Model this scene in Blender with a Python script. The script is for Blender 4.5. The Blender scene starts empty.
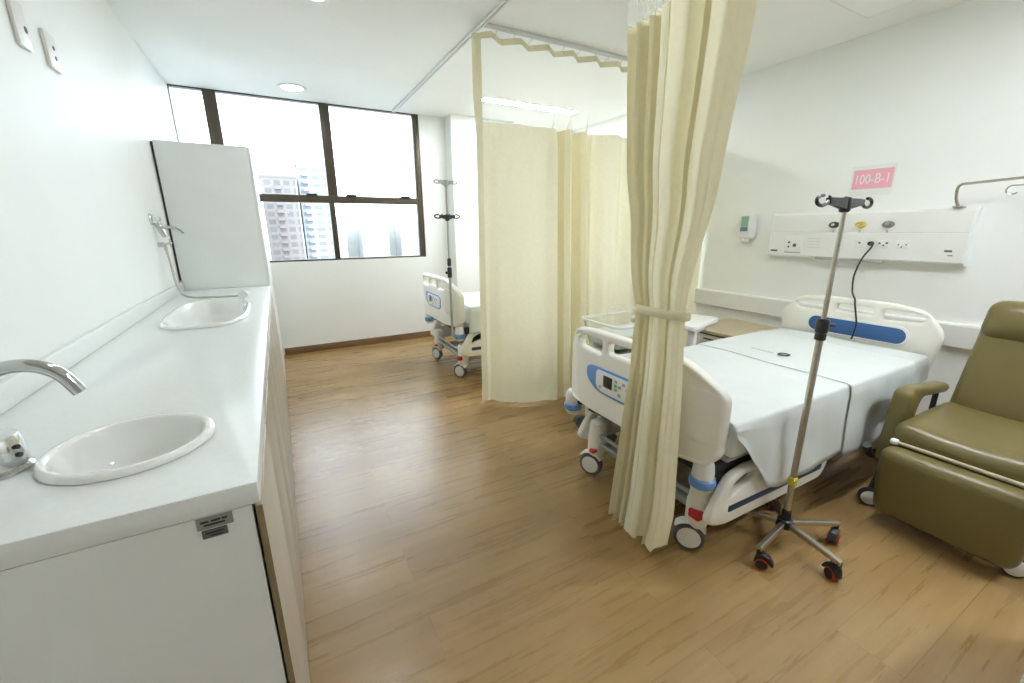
import bpy, bmesh, math, random
from mathutils import Vector, Matrix
random.seed(7)
C = bpy.context.scene.collection
SC = bpy.context.scene
PI = math.pi

# ------------------------------------------------------------------ materials
MATS = {}
def mat(name, col, rough=0.5, metal=0.0, var=0.04, scale=8.0, bump=0.0, bscale=60.0, emit=None, estr=0.0,
        transl=0.0, alpha=1.0, coat=0.0, spec=0.5, stretch=(1, 1, 1)):
    if name in MATS: return MATS[name]
    m = bpy.data.materials.new(name); m.use_nodes = True
    nt = m.node_tree; N = nt.nodes; L = nt.links; N.clear()
    out = N.new('ShaderNodeOutputMaterial'); b = N.new('ShaderNodeBsdfPrincipled')
    tc = N.new('ShaderNodeTexCoord'); mp = N.new('ShaderNodeMapping'); mp.inputs['Scale'].default_value = stretch
    L.new(tc.outputs['Object'], mp.inputs['Vector'])
    nz = N.new('ShaderNodeTexNoise'); nz.inputs['Scale'].default_value = scale; nz.inputs['Detail'].default_value = 4
    L.new(mp.outputs['Vector'], nz.inputs['Vector'])
    rp = N.new('ShaderNodeValToRGB')
    c = Vector(col[:3])
    rp.color_ramp.elements[0].position = 0.3; rp.color_ramp.elements[1].position = 0.7
    rp.color_ramp.elements[0].color = (*[max(0, x * (1 - var)) for x in c], 1)
    rp.color_ramp.elements[1].color = (*[min(1, x * (1 + var)) for x in c], 1)
    L.new(nz.outputs['Fac'], rp.inputs['Fac']); L.new(rp.outputs['Color'], b.inputs['Base Color'])
    b.inputs['Roughness'].default_value = rough; b.inputs['Metallic'].default_value = metal
    b.inputs['Coat Weight'].default_value = coat
    b.inputs['Specular IOR Level'].default_value = spec
    if emit:
        b.inputs['Emission Color'].default_value = (*emit, 1); b.inputs['Emission Strength'].default_value = estr
    if bump:
        n2 = N.new('ShaderNodeTexNoise'); n2.inputs['Scale'].default_value = bscale
        L.new(mp.outputs['Vector'], n2.inputs['Vector'])
        bp = N.new('ShaderNodeBump'); bp.inputs['Strength'].default_value = bump; bp.inputs['Distance'].default_value = 0.01
        L.new(n2.outputs['Fac'], bp.inputs['Height']); L.new(bp.outputs['Normal'], b.inputs['Normal'])
    last = b.outputs[0]
    if transl:
        t = N.new('ShaderNodeBsdfTranslucent'); L.new(rp.outputs['Color'], t.inputs['Color'])
        mx = N.new('ShaderNodeMixShader'); mx.inputs[0].default_value = transl
        L.new(last, mx.inputs[1]); L.new(t.outputs[0], mx.inputs[2]); last = mx.outputs[0]
    if alpha < 1:
        t = N.new('ShaderNodeBsdfTransparent')
        mx = N.new('ShaderNodeMixShader'); mx.inputs[0].default_value = alpha
        L.new(t.outputs[0], mx.inputs[1]); L.new(last, mx.inputs[2]); last = mx.outputs[0]
    L.new(last, out.inputs['Surface'])
    MATS[name] = m
    return m

def floor_material():
    m = bpy.data.materials.new('oak_vinyl_planks'); m.use_nodes = True
    nt = m.node_tree; N = nt.nodes; L = nt.links; b = N['Principled BSDF']
    tc = N.new('ShaderNodeTexCoord')
    br = N.new('ShaderNodeTexBrick'); br.offset = 0.37; br.offset_frequency = 2
    br.inputs['Scale'].default_value = 1.0; br.inputs['Brick Width'].default_value = 1.22; br.inputs['Row Height'].default_value = 0.185
    br.inputs['Mortar Size'].default_value = 0.0014; br.inputs['Mortar Smooth'].default_value = 0.4; br.inputs['Bias'].default_value = 0.0
    br.inputs['Color1'].default_value = (0.0, 0.0, 0.0, 1); br.inputs['Color2'].default_value = (1, 1, 1, 1)
    br.inputs['Mortar'].default_value = (0.5, 0.5, 0.5, 1)
    L.new(tc.outputs['Object'], br.inputs['Vector'])
    # grain stretched along the boards
    mp = N.new('ShaderNodeMapping'); mp.inputs['Scale'].default_value = (1.0, 14.0, 1.0)
    L.new(tc.outputs['Object'], mp.inputs['Vector'])
    addv = N.new('ShaderNodeVectorMath'); addv.operation = 'ADD'
    sc = N.new('ShaderNodeVectorMath'); sc.operation = 'SCALE'; sc.inputs['Scale'].default_value = 7.0
    L.new(br.outputs['Color'], sc.inputs[0]); L.new(mp.outputs['Vector'], addv.inputs[0]); L.new(sc.outputs[0], addv.inputs[1])
    g1 = N.new('ShaderNodeTexNoise'); g1.inputs['Scale'].default_value = 1.6; g1.inputs['Detail'].default_value = 7; g1.inputs['Roughness'].default_value = 0.62
    g1.inputs['Distortion'].default_value = 0.2
    L.new(addv.outputs[0], g1.inputs['Vector'])
    mp2 = N.new('ShaderNodeMapping'); mp2.inputs['Scale'].default_value = (0.9, 2.6, 1.0)
    L.new(tc.outputs['Object'], mp2.inputs['Vector'])
    g2 = N.new('ShaderNodeTexNoise'); g2.inputs['Scale'].default_value = 1.6; g2.inputs['Detail'].default_value = 3
    L.new(mp2.outputs['Vector'], g2.inputs['Vector'])
    rp = N.new('ShaderNodeValToRGB')
    e = rp.color_ramp.elements
    e[0].position = 0.24; e[0].color = FLOOR_D; e[1].position = 0.76; e[1].color = FLOOR_L
    k = e.new(0.5); k.color = FLOOR_M
    mixf = N.new('ShaderNodeMath'); mixf.operation = 'MULTIPLY_ADD'; mixf.inputs[1].default_value = 0.55
    hf = N.new('ShaderNodeMath'); hf.operation = 'MULTIPLY'; hf.inputs[1].default_value = 0.45
    L.new(g2.outputs['Fac'], hf.inputs[0]); L.new(g1.outputs['Fac'], mixf.inputs[0]); L.new(hf.outputs[0], mixf.inputs[2])
    bw = N.new('ShaderNodeMath'); bw.operation = 'MULTIPLY_ADD'; bw.inputs[1].default_value = 0.20; bw.inputs[2].default_value = -0.10
    L.new(br.outputs['Color'], bw.inputs[0])
    ad = N.new('ShaderNodeMath'); ad.operation = 'ADD'; L.new(mixf.outputs[0], ad.inputs[0]); L.new(bw.outputs[0], ad.inputs[1])
    L.new(ad.outputs[0], rp.inputs['Fac'])
    dk = N.new('ShaderNodeMix'); dk.data_type = 'RGBA'; dk.blend_type = 'MULTIPLY'
    dk.inputs['B'].default_value = (0.76, 0.73, 0.70, 1)
    L.new(br.outputs['Fac'], dk.inputs['Factor']); L.new(rp.outputs['Color'], dk.inputs['A'])
    # knots and dark figure in the boards
    mp3 = N.new('ShaderNodeMapping'); mp3.inputs['Scale'].default_value = (2.0, 4.0, 1.0)
    L.new(tc.outputs['Object'], mp3.inputs['Vector'])
    g3 = N.new('ShaderNodeTexNoise'); g3.inputs['Scale'].default_value = 0.9; g3.inputs['Detail'].default_value = 5; g3.inputs['Distortion'].default_value = 0.4
    L.new(mp3.outputs['Vector'], g3.inputs['Vector'])
    kr = N.new('ShaderNodeValToRGB'); kr.color_ramp.elements[0].position = 0.52; kr.color_ramp.elements[1].position = 0.80
    kr.color_ramp.elements[0].color = (0, 0, 0, 1); kr.color_ramp.elements[1].color = (0.75, 0.75, 0.75, 1)
    L.new(g3.outputs['Fac'], kr.inputs['Fac'])
    kd = N.new('ShaderNodeMix'); kd.data_type = 'RGBA'; kd.blend_type = 'MULTIPLY'; kd.inputs['B'].default_value = (0.86, 0.82, 0.76, 1)
    L.new(kr.outputs['Color'], kd.inputs['Factor']); L.new(dk.outputs['Result'], kd.inputs['A'])
    L.new(kd.outputs['Result'], b.inputs['Base Color'])
    rr = N.new('ShaderNodeMath'); rr.operation = 'MULTIPLY_ADD'; rr.inputs[1].default_value = 0.16; rr.inputs[2].default_value = 0.205
    L.new(g1.outputs['Fac'], rr.inputs[0]); L.new(rr.outputs[0], b.inputs['Roughness'])
    b.inputs['Specular IOR Level'].default_value = 0.75
    bp = N.new('ShaderNodeBump'); bp.inputs['Strength'].default_value = 0.05; bp.inputs['Distance'].default_value = 0.004
    L.new(g1.outputs['Fac'], bp.inputs['Height']); L.new(bp.outputs['Normal'], b.inputs['Normal'])
    return m
FLOOR_D = (0.225, 0.129, 0.044, 1); FLOOR_M = (0.300, 0.182, 0.066, 1); FLOOR_L = (0.410, 0.268, 0.110, 1)

def facade_material(name, wall, glass, bw, rh, mortar):
    m = bpy.data.materials.new(name); m.use_nodes = True
    nt = m.node_tree; N = nt.nodes; L = nt.links; b = N['Principled BSDF']
    tc = N.new('ShaderNodeTexCoord'); sp = N.new('ShaderNodeSeparateXYZ'); cb = N.new('ShaderNodeCombineXYZ')
    L.new(tc.outputs['Object'], sp.inputs[0])
    ad = N.new('ShaderNodeMath'); ad.operation = 'ADD'
    L.new(sp.outputs['X'], ad.inputs[0]); L.new(sp.outputs['Y'], ad.inputs[1])
    L.new(ad.outputs[0], cb.inputs['X']); L.new(sp.outputs['Z'], cb.inputs['Y'])
    br = N.new('ShaderNodeTexBrick'); br.offset = 0.0
    br.inputs['Scale'].default_value = 1.0; br.inputs['Brick Width'].default_value = bw; br.inputs['Row Height'].default_value = rh
    br.inputs['Mortar Size'].default_value = mortar; br.inputs['Mortar Smooth'].default_value = 0.0
    br.inputs['Color1'].default_value = (*glass, 1); br.inputs['Color2'].default_value = (*[x * 1.25 for x in glass], 1)
    br.inputs['Mortar'].default_value = (*wall, 1)
    L.new(cb.outputs[0], br.inputs['Vector']); L.new(br.outputs['Color'], b.inputs['Base Color'])
    b.inputs['Roughness'].default_value = 0.8
    return m

def glass_material(name, tint=(1, 1, 1), refl=0.06):
    m = bpy.data.materials.new(name); m.use_nodes = True
    nt = m.node_tree; N = nt.nodes; L = nt.links; N.clear()
    out = N.new('ShaderNodeOutputMaterial')
    t = N.new('ShaderNodeBsdfTransparent'); t.inputs['Color'].default_value = (*tint, 1)
    g = N.new('ShaderNodeBsdfGlossy'); g.inputs['Roughness'].default_value = 0.02
    fr = N.new('ShaderNodeFresnel'); fr.inputs['IOR'].default_value = 1.45
    ml = N.new('ShaderNodeMath'); ml.operation = 'MULTIPLY'; ml.inputs[1].default_value = refl * 14
    ml.use_clamp = True
    L.new(fr.outputs[0], ml.inputs[0])
    mx = N.new('ShaderNodeMixShader'); L.new(ml.outputs[0], mx.inputs[0]); L.new(t.outputs[0], mx.inputs[1]); L.new(g.outputs[0], mx.inputs[2])
    L.new(mx.outputs[0], out.inputs['Surface'])
    MATS[name] = m
    return m

M_WALL = mat('white_wall_paint', (0.865, 0.88, 0.855), 0.5, var=0.012, scale=3, bump=0.03, bscale=220)
M_CEIL = mat('white_ceiling_paint', (0.915, 0.925, 0.91), 0.7, var=0.01, scale=3)
M_FLOOR = floor_material()
M_BASE = mat('wood_baseboard', (0.20, 0.115, 0.055), 0.45, var=0.2, scale=6, stretch=(1, 8, 8))
M_FRAME = mat('bronze_aluminium', (0.085, 0.070, 0.048), 0.38, 0.5, var=0.08)
M_GLASS = glass_material('window_glass')
M_PLASTIC = glass_material('clear_acrylic', (0.93, 0.94, 0.90), 0.05)
M_WHITE = mat('white_plastic', (0.80, 0.80, 0.77), 0.35, var=0.015)
M_CREAM = mat('cream_bed_plastic', (0.84, 0.82, 0.74), 0.38, var=0.02)
M_LAMW = mat('white_laminate', (0.82, 0.84, 0.825), 0.35, var=0.015)
M_QUARTZ = mat('white_quartz', (0.80, 0.82, 0.80), 0.28, var=0.02, scale=90)
M_CERAM = mat('glazed_ceramic', (0.86, 0.87, 0.84), 0.08, var=0.01, coat=0.5)
M_CHROME = mat('chrome', (0.62, 0.63, 0.64), 0.10, 1.0, var=0.02)
M_STEEL = mat('stainless_steel', (0.48, 0.45, 0.39), 0.28, 1.0, var=0.05, stretch=(1, 1, 6))
M_BLACK = mat('black_plastic', (0.012, 0.012, 0.013), 0.4, var=0.1)
M_RUBBER = mat('grey_rubber', (0.10, 0.105, 0.11), 0.6, var=0.06)
M_DARK = mat('dark_grey_frame', (0.03, 0.03, 0.032), 0.5, var=0.1)
M_GREYM = mat('grey_painted_metal', (0.42, 0.43, 0.43), 0.4, 0.2, var=0.03)
M_BLUE = mat('bed_blue', (0.032, 0.11, 0.29), 0.35, var=0.04)
M_LBLUE = mat('panel_light_blue', (0.14, 0.30, 0.62), 0.35, var=0.03)
M_NAVY = mat('navy_stripe', (0.018, 0.045, 0.10), 0.35, var=0.05)
M_RED = mat('red_plastic', (0.50, 0.025, 0.03), 0.35, var=0.05)
M_SCREEN = mat('dark_screen', (0.04, 0.035, 0.03), 0.2, var=0.1)
M_GREEN = mat('green_key', (0.06, 0.42, 0.14), 0.4)
M_LEATHER = mat('olive_vinyl', (0.158, 0.124, 0.040), 0.34, var=0.05, scale=4, bump=0.05, bscale=180)
M_SHEET = mat('white_sheet', (0.66, 0.69, 0.67), 0.75, var=0.015, scale=5, bump=0.25, bscale=7)
M_MATT = mat('mattress_cover', (0.72, 0.76, 0.75), 0.5, var=0.02, bump=0.2, bscale=9)
M_CURT = mat('cream_curtain_fabric', (0.87, 0.825, 0.615), 0.8, var=0.02, scale=40, transl=0.2, spec=0.15)
M_BAND = mat('curtain_band_fabric', (0.76, 0.71, 0.50), 0.85, var=0.02, scale=40, transl=0.15, spec=0.15)
M_NET = mat('curtain_net', (0.86, 0.86, 0.80), 0.9, var=0.03, scale=60, alpha=0.22, transl=0.5, spec=0.1)
M_ALU = mat('white_aluminium_rail', (0.70, 0.71, 0.70), 0.35, 0.15, var=0.02)
M_BEIGE = mat('beige_laminate', (0.46, 0.39, 0.25), 0.4, var=0.04, scale=10)
M_DOOR = mat('pale_wood_laminate', (0.46, 0.41, 0.33), 0.38, var=0.02, scale=2, spec=0.4)
M_EDGE = mat('door_edge_band', (0.24, 0.19, 0.095), 0.5, var=0.05)
M_PINK = mat('pink_print', (0.86, 0.42, 0.50), 0.6, var=0.02)
M_PAPER = mat('white_paper', (0.80, 0.82, 0.79), 0.6, var=0.01)
M_YELLOW = mat('yellow_gas_ring', (0.70, 0.52, 0.05), 0.4, var=0.05)
M_DGREEN = mat('dark_green_gas_ring', (0.035, 0.06, 0.045), 0.4, var=0.05)
M_GREY = mat('grey_gas_ring', (0.20, 0.22, 0.22), 0.4, var=0.05)
M_TAG = mat('grey_metal_tag', (0.33, 0.34, 0.34), 0.4, 0.4, var=0.04)
M_TAGD = mat('dark_metal_tag', (0.13, 0.135, 0.13), 0.4, 0.3, var=0.04)
M_LAMP = mat('lamp_diffuser', (0.9, 0.9, 0.9), 0.5, emit=(0.92, 0.98, 1.04), estr=20.0)
M_LAMPL = mat('linear_lamp_diffuser', (0.9, 0.9, 0.9), 0.5, emit=(0.92, 0.98, 1.04), estr=50.0)
M_LABELG = mat('green_label', (0.30, 0.46, 0.34), 0.5)
M_LABELB = mat('slate_blue_label', (0.10, 0.18, 0.28), 0.5)
M_TEAL = mat('bassinet_rim_plastic', (0.78, 0.78, 0.68), 0.3, var=0.02)
M_TYEL = mat('yellow_tape', (0.62, 0.52, 0.04), 0.5, var=0.03)
M_GREYP = mat('light_grey_print', (0.45, 0.47, 0.47), 0.6, var=0.03)

# ------------------------------------------------------------------ mesh helpers
def nb(): return bmesh.new()

def rings(bm, loops, closed=True, cap=True):
    """skin a list of vertex-position loops"""
    vs = [[bm.verts.new(p) for p in lp] for lp in loops]
    n = len(loops[0])
    for a, b in zip(vs[:-1], vs[1:]):
        for i in range(n if closed else n - 1):
            j = (i + 1) % n
            bm.faces.new((a[i], a[j], b[j], b[i]))
    if cap and closed:
        bm.faces.new(list(reversed(vs[0]))); bm.faces.new(vs[-1])
    return vs

def add_box(bm, x0, x1, y0, y1, z0, z1, bev=0.0, seg=2):
    t = bmesh.new()
    bmesh.ops.create_cube(t, size=1.0)
    for v in t.verts:
        v.co = Vector(((x0 + x1) / 2 + v.co.x * (x1 - x0), (y0 + y1) / 2 + v.co.y * (y1 - y0), (z0 + z1) / 2 + v.co.z * (z1 - z0)))
    if bev:
        bmesh.ops.bevel(t, geom=list(t.edges), offset=bev, segments=seg, profile=0.5, affect='EDGES')
    merge(bm, t)

def merge(bm, t, M=None):
    t.verts.index_update()
    mp = [bm.verts.new((M @ v.co) if M else v.co) for v in t.verts]
    for f in t.faces:
        try: bm.faces.new([mp[v.index] for v in f.verts])
        except ValueError: pass
    t.free()

def frame_for(d):
    d = d.normalized()
    a = Vector((0, 0, 1)) if abs(d.z) < 0.9 else Vector((1, 0, 0))
    u = d.cross(a).normalized(); v = d.cross(u).normalized()
    return u, v

def add_cyl(bm, p0, p1, r0, r1=None, seg=20):
    p0 = Vector(p0); p1 = Vector(p1); r1 = r0 if r1 is None else r1
    u, v = frame_for(p1 - p0)
    lo = [[p + (u * math.cos(2 * PI * k / seg) + v * math.sin(2 * PI * k / seg)) * r for k in range(seg)] for p, r in ((p0, r0), (p1, r1))]
    rings(bm, lo)

def add_lathe(bm, prof, o, axis=(0, 0, 1), seg=28, sx=1.0, sy=1.0, cap=True):
    """prof: list of (radius, height) along axis from o"""
    o = Vector(o); ax = Vector(axis).normalized(); u, v = frame_for(ax)
    if ax.z > 0.99: u, v = Vector((1, 0, 0)), Vector((0, 1, 0))
    lo = [[o + ax * h + u * (r * sx * math.cos(2 * PI * k / seg)) + v * (r * sy * math.sin(2 * PI * k / seg)) for k in range(seg)] for r, h in prof]
    rings(bm, lo, cap=cap)

def smooth_path(pts, n=6):
    P = [Vector(p) for p in pts]; out = []
    for i in range(len(P) - 1):
        a = P[max(i - 1, 0)]; b = P[i]; c = P[i + 1]; d = P[min(i + 2, len(P) - 1)]
        for k in range(n):
            t = k / n
            out.append(0.5 * ((2 * b) + (c - a) * t + (2 * a - 5 * b + 4 * c - d) * t * t + (3 * b - a - 3 * c + d) * t ** 3))
    out.append(P[-1]); return out

def add_tube(bm, pts, r, seg=10, smooth=0, r_end=None):
    P = smooth_path(pts, smooth) if smooth else [Vector(p) for p in pts]
    u = None; lo = []
    for i, p in enumerate(P):
        d = (P[min(i + 1, len(P) - 1)] - P[max(i - 1, 0)]).normalized()
        if u is None: u, v = frame_for(d)
        else:
            u = (u - d * u.dot(d)).normalized(); v = d.cross(u)
        rr = r if r_end is None else r + (r_end - r) * i / (len(P) - 1)
        lo.append([p + (u * math.cos(2 * PI * k / seg) + v * math.sin(2 * PI * k / seg)) * rr for k in range(seg)])
    rings(bm, lo)

def add_sphere(bm, c, r, sx=1, sy=1, sz=1, seg=16):
    t = bmesh.new(); bmesh.ops.create_uvsphere(t, u_segments=seg, v_segments=seg // 2 + 2, radius=r)
    for v in t.verts: v.co = Vector((v.co.x * sx + c[0], v.co.y * sy + c[1], v.co.z * sz + c[2]))
    merge(bm, t)

def add_cushion(bm, c, size, r, puff=(0, 0, 0), M=None, ni=7, nc=4, taper=None):
    """rounded, puffed box; c centre, size full sizes"""
    h = [s / 2 for s in size]
    r = min(r, *[x * 0.98 for x in h])
    def coords(hh):
        inner = hh - r
        a = [-inner - r * math.sin(PI / 2 * (1 - k / nc)) for k in range(nc)]
        b = [-inner + 2 * inner * k / ni for k in range(ni + 1)]
        return a + b + [-x for x in reversed(a)]
    cs = [coords(x) for x in h]
    t = bmesh.new()
    def place(p):
        q = Vector([max(-(h[i] - r), min(h[i] - r, p[i])) for i in range(3)])
        d = Vector(p) - q
        if d.length > 1e-9: d = d.normalized() * r
        o = q + d
        for i in range(3):
            j, k = (i + 1) % 3, (i + 2) % 3
            w = max(0, 1 - (o[j] / h[j]) ** 2) * max(0, 1 - (o[k] / h[k]) ** 2)
            o[i] += puff[i] * w * (o[i] / h[i])
        if taper: o = taper(o, h)
        return o
    for ax in range(3):
        j, k = (ax + 1) % 3, (ax + 2) % 3
        for sgn in (-1, 1):
            g = []
            for a in cs[j]:
                row = []
                for b in cs[k]:
                    p = [0, 0, 0]; p[ax] = sgn * h[ax]; p[j] = a; p[k] = b
                    row.append(t.verts.new(place(p)))
                g.append(row)
            for i in range(len(g) - 1):
                for l in range(len(g[0]) - 1):
                    q = (g[i][l], g[i + 1][l], g[i + 1][l + 1], g[i][l + 1])
                    t.faces.new(q if sgn > 0 else tuple(reversed(q)))
    bmesh.ops.remove_doubles(t, verts=list(t.verts), dist=1e-5)
    X = Matrix.Translation(Vector(c)) @ (M if M else Matrix.Identity(4))
    merge(bm, t, X)

def curve_mesh(splines, depth, bev=0.0, bres=2, smooth=True):
    """2-D outlines (outer then holes) -> closed bmesh, outline in XY, depth along Z"""
    cu = bpy.data.curves.new('outline', 'CURVE'); cu.dimensions = '2D'; cu.fill_mode = 'BOTH'
    cu.extrude = max(depth / 2 - bev, 0.0005); cu.bevel_depth = bev; cu.bevel_resolution = bres
    cu.offset = -bev
    for s in splines:
        sp = cu.splines.new('POLY'); sp.points.add(len(s) - 1)
        for q, p in zip(sp.points, s): q.co = (p[0], p[1], 0, 1)
        sp.use_cyclic_u = True
    return curve_to_bm(cu)

def curve_to_bm(cu):
    o = bpy.data.objects.new('outline', cu); C.objects.link(o)
    dg = bpy.context.evaluated_depsgraph_get(); dg.update()
    me = bpy.data.meshes.new_from_object(o.evaluated_get(dg))
    bm = bmesh.new(); bm.from_mesh(me)
    bpy.data.objects.remove(o); bpy.data.curves.remove(cu); bpy.data.meshes.remove(me)
    bmesh.ops.remove_doubles(bm, verts=list(bm.verts), dist=1e-5)
    return bm

def text_bm(s, size, depth=0.0006):
    cu = bpy.data.curves.new('lettering', 'FONT'); cu.body = s; cu.size = size; cu.align_x = 'CENTER'; cu.align_y = 'CENTER'; cu.extrude = depth
    return curve_to_bm(cu)

def rrect(x0, x1, y0, y1, r, n=6):
    pts = []
    for cx, cy, a0 in ((x1 - r, y0 + r, -90), (x1 - r, y1 - r, 0), (x0 + r, y1 - r, 90), (x0 + r, y0 + r, 180)):
        for k in range(n + 1):
            a = math.radians(a0 + 90 * k / n); pts.append((cx + r * math.cos(a), cy + r * math.sin(a)))
    return pts

def round_poly(pts, r, n=5):
    """round the corners of a polygon; r a number or one per corner"""
    out = []; m = len(pts)
    for i, p in enumerate(pts):
        p = Vector(p); a = Vector(pts[i - 1]); b = Vector(pts[(i + 1) % m])
        rr = r[i] if isinstance(r, (list, tuple)) else r
        da = (a - p); db = (b - p)
        q = min(rr, da.length * 0.48, db.length * 0.48)
        s = p + da.normalized() * q; e = p + db.normalized() * q
        for k in range(n + 1):
            t = k / n; out.append(tuple((1 - t) ** 2 * s + 2 * t * (1 - t) * p + t * t * e))
    return out

# plane maps for outlines: (a, b, depth) -> world
def to_yz(bm, x): # outline (y,z), depth along x
    return remap(bm, lambda v: Vector((x + v.z, v.x, v.y)))
def to_xz(bm, y):
    return remap(bm, lambda v: Vector((v.x, y - v.z, v.y)))
def to_xy(bm, z):
    return remap(bm, lambda v: Vector((v.x, v.y, z + v.z)))
def remap(bm, f):
    for v in bm.verts: v.co = f(v.co)
    bmesh.ops.recalc_face_normals(bm, faces=list(bm.faces))
    return bm

def grid(bm, f, nu, nv):
    g = [[bm.verts.new(f(i / nu, j / nv)) for j in range(nv + 1)] for i in range(nu + 1)]
    for i in range(nu):
        for j in range(nv): bm.faces.new((g[i][j], g[i + 1][j], g[i + 1][j + 1], g[i][j + 1]))

def interp(knots, x):
    """smooth (cosine) interpolation"""
    if x <= knots[0][0]: return knots[0][1]
    for (a, va), (b, vb) in zip(knots[:-1], knots[1:]):
        if x <= b:
            t = (x - a) / (b - a) if b > a else 0
            t = (1 - math.cos(PI * t)) / 2
            return va + (vb - va) * t
    return knots[-1][1]
def lerp_k(knots, x):
    if x <= knots[0][0]: return knots[0][1]
    for (a, va), (b, vb) in zip(knots[:-1], knots[1:]):
        if x <= b: return va + (vb - va) * (x - a) / (b - a)
    return knots[-1][1]

# ------------------------------------------------------------------ object helpers
ORG = {}
def obj(name, bm, m, parent=None, smooth=35, origin=None, recalc=True):
    if recalc: bmesh.ops.recalc_face_normals(bm, faces=list(bm.faces))
    root = parent
    while root is not None and root.parent is not None: root = root.parent
    o0 = Vector(root.location) if root is not None else (Vector(origin) if origin is not None else None)
    if o0 is None:
        xs = [v.co for v in bm.verts]
        o0 = Vector(((min(v.x for v in xs) + max(v.x for v in xs)) / 2, (min(v.y for v in xs) + max(v.y for v in xs)) / 2, min(v.z for v in xs)))
    for v in bm.verts: v.co -= o0
    me = bpy.data.meshes.new(name); bm.to_mesh(me); bm.free()
    me.materials.append(m)
    if smooth:
        me.shade_smooth(); me.set_sharp_from_angle(angle=math.radians(smooth))
    o = bpy.data.objects.new(name, me); C.objects.link(o)
    if parent is not None: o.parent = parent
    else: o.location = o0
    return o
def tag(o, label, cat, group=None, kind=None):
    o['label'] = label; o['category'] = cat
    if group: o['group'] = group
    if kind: o['kind'] = kind
    return o
def thing(name, label, cat, loc, group=None):
    o = bpy.data.objects.new(name, None); o.empty_display_size = 0.1; C.objects.link(o); o.location = loc
    return tag(o, label, cat, group)
def struct(name, bm, m, parent=None, label=None, smooth=35):
    o = obj(name, bm, m, parent, smooth)
    if parent is None: o['kind'] = 'structure'
    if label: o['label'] = label
    return o
def box_obj(name, b, m, parent=None, bev=0.0):
    bm = nb(); add_box(bm, *b, bev=bev); return obj(name, bm, m, parent)
def copy_tree(o, parent=None):
    c = o.copy(); C.objects.link(c); c.parent = parent
    for ch in list(o.children): copy_tree(ch, c)
    return c

# ------------------------------------------------------------------ dimensions of the room (metres; camera at x=0, y=0)
XL, XR, YB, YF, ZC = -0.67, 3.726, 5.156, -2.8, 2.615
XF = -0.086        # front of the counter doors
ZT = 0.914         # counter top

bm = nb(); add_box(bm, XL - 0.2, XR + 0.2, YF - 0.2, YB + 0.25, -0.12, 0.0); o = struct('floor', bm, M_FLOOR, label='brown wood plank floor')
bm = nb(); add_box(bm, XL - 0.2, XR + 0.2, YF - 0.2, YB + 0.25, ZC, ZC + 0.15); struct('ceiling', bm, M_CEIL, label='white ceiling')
bm = nb(); add_box(bm, XL - 0.2, XL, YF - 0.2, YB + 0.25, 0, ZC); struct('wall_left', bm, M_WALL)
bm = nb(); add_box(bm, XR, XR + 0.2, YF - 0.2, YB + 0.25, 0, ZC); struct('wall_right', bm, M_WALL)
bm = nb(); add_box(bm, XL, XR, YF - 0.2, YF, 0, ZC); struct('wall_front', bm, mat('grey_wall_paint', (0.52, 0.54, 0.53), 0.5, var=0.02))
WX0, WX1, WZ0 = XL, 1.615, 1.018
bm = nb()
add_box(bm, XL, WX1, YB, YB + 0.25, 0, WZ0)
add_box(bm, WX1, XR, YB, YB + 0.25, 0, ZC)
add_box(bm, 1.93, 2.75, 4.955, YB, 0, ZC)          # pilaster right of the window
struct('wall_back', bm, M_WALL)
bm = nb(); add_box(bm, -0.07, 1.93, YB - 0.014, YB, 0, 0.075, 0.003); add_box(bm, 1.93, 2.75, 4.941, 4.955, 0, 0.075, 0.003)
add_box(bm, 1.916, 1.93, 4.941, YB - 0.014, 0, 0.075, 0.003)
add_box(bm, 2.75, XR, YB - 0.014, YB, 0, 0.075, 0.003)
struct('baseboard_back', bm, M_BASE, label='brown wooden baseboard below the window')
bm = nb(); add_box(bm, XR - 0.014, XR, -0.6, YB - 0.02, 0, 0.075, 0.003); struct('baseboard_right', bm, M_BASE)
# bumper rail on the right wall
bm = to_xz(curve_mesh([[(0, 0), (0.036, 0.0), (0.042, 0.006), (0.042, 0.140), (0.034, 0.150), (0, 0.150)]], 3.7), 1.05)
for v in bm.verts: v.co.x = XR - v.co.x; v.co.z += 0.602
struct('trim_1', bm, M_WHITE, label='white bumper rail along the right wall')

# ------------------------------------------------------------------ window
win = bpy.data.objects.new('window_1', None); C.objects.link(win); win.location = (0.5, YB + 0.05, WZ0); win['kind'] = 'structure'
win['label'] = 'wide window in dark bronze frame'
YW0, YW1 = YB + 0.01, YB + 0.075
def wbar(x0, x1, z0, z1, y0=YW0, y1=YW1): 
    bm = nb(); add_box(bm, x0, x1, y0, y1, z0, z1, 0.003); return bm
bm = wbar(XL, WX1, WZ0, WZ0 + 0.018)
add_box(bm, XL, WX1, YW0, YW1, ZC - 0.012, ZC)
add_box(bm, XL, XL + 0.006, YW0, YW1, WZ0 + 0.018, ZC - 0.012); add_box(bm, WX1 - 0.068, WX1, YW0, YW1, WZ0 + 0.018, ZC - 0.012, 0.004)
obj('window_frame', bm, M_FRAME, win)
obj('transom', wbar(XL + 0.006, WX1 - 0.068, 1.632, 1.706, YW0 - 0.008, YW1), M_FRAME, win)
for x0, x1, x2, x3 in ((-0.42, -0.315, -0.393, -0.343), (0.568, 0.664, 0.566, 0.621)):
    obj('mullion', wbar(x0, x1, 1.706, ZC - 0.012, YW0 - 0.006, YW1), M_FRAME, win)
    obj('mullion', wbar(x2, x3, WZ0 + 0.018, 1.632), M_FRAME, win)
cols = ((XL + 0.006, -0.42, -0.393), (-0.315, 0.568, 0.566), (0.664, WX1 - 0.068, WX1 - 0.068))
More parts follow.
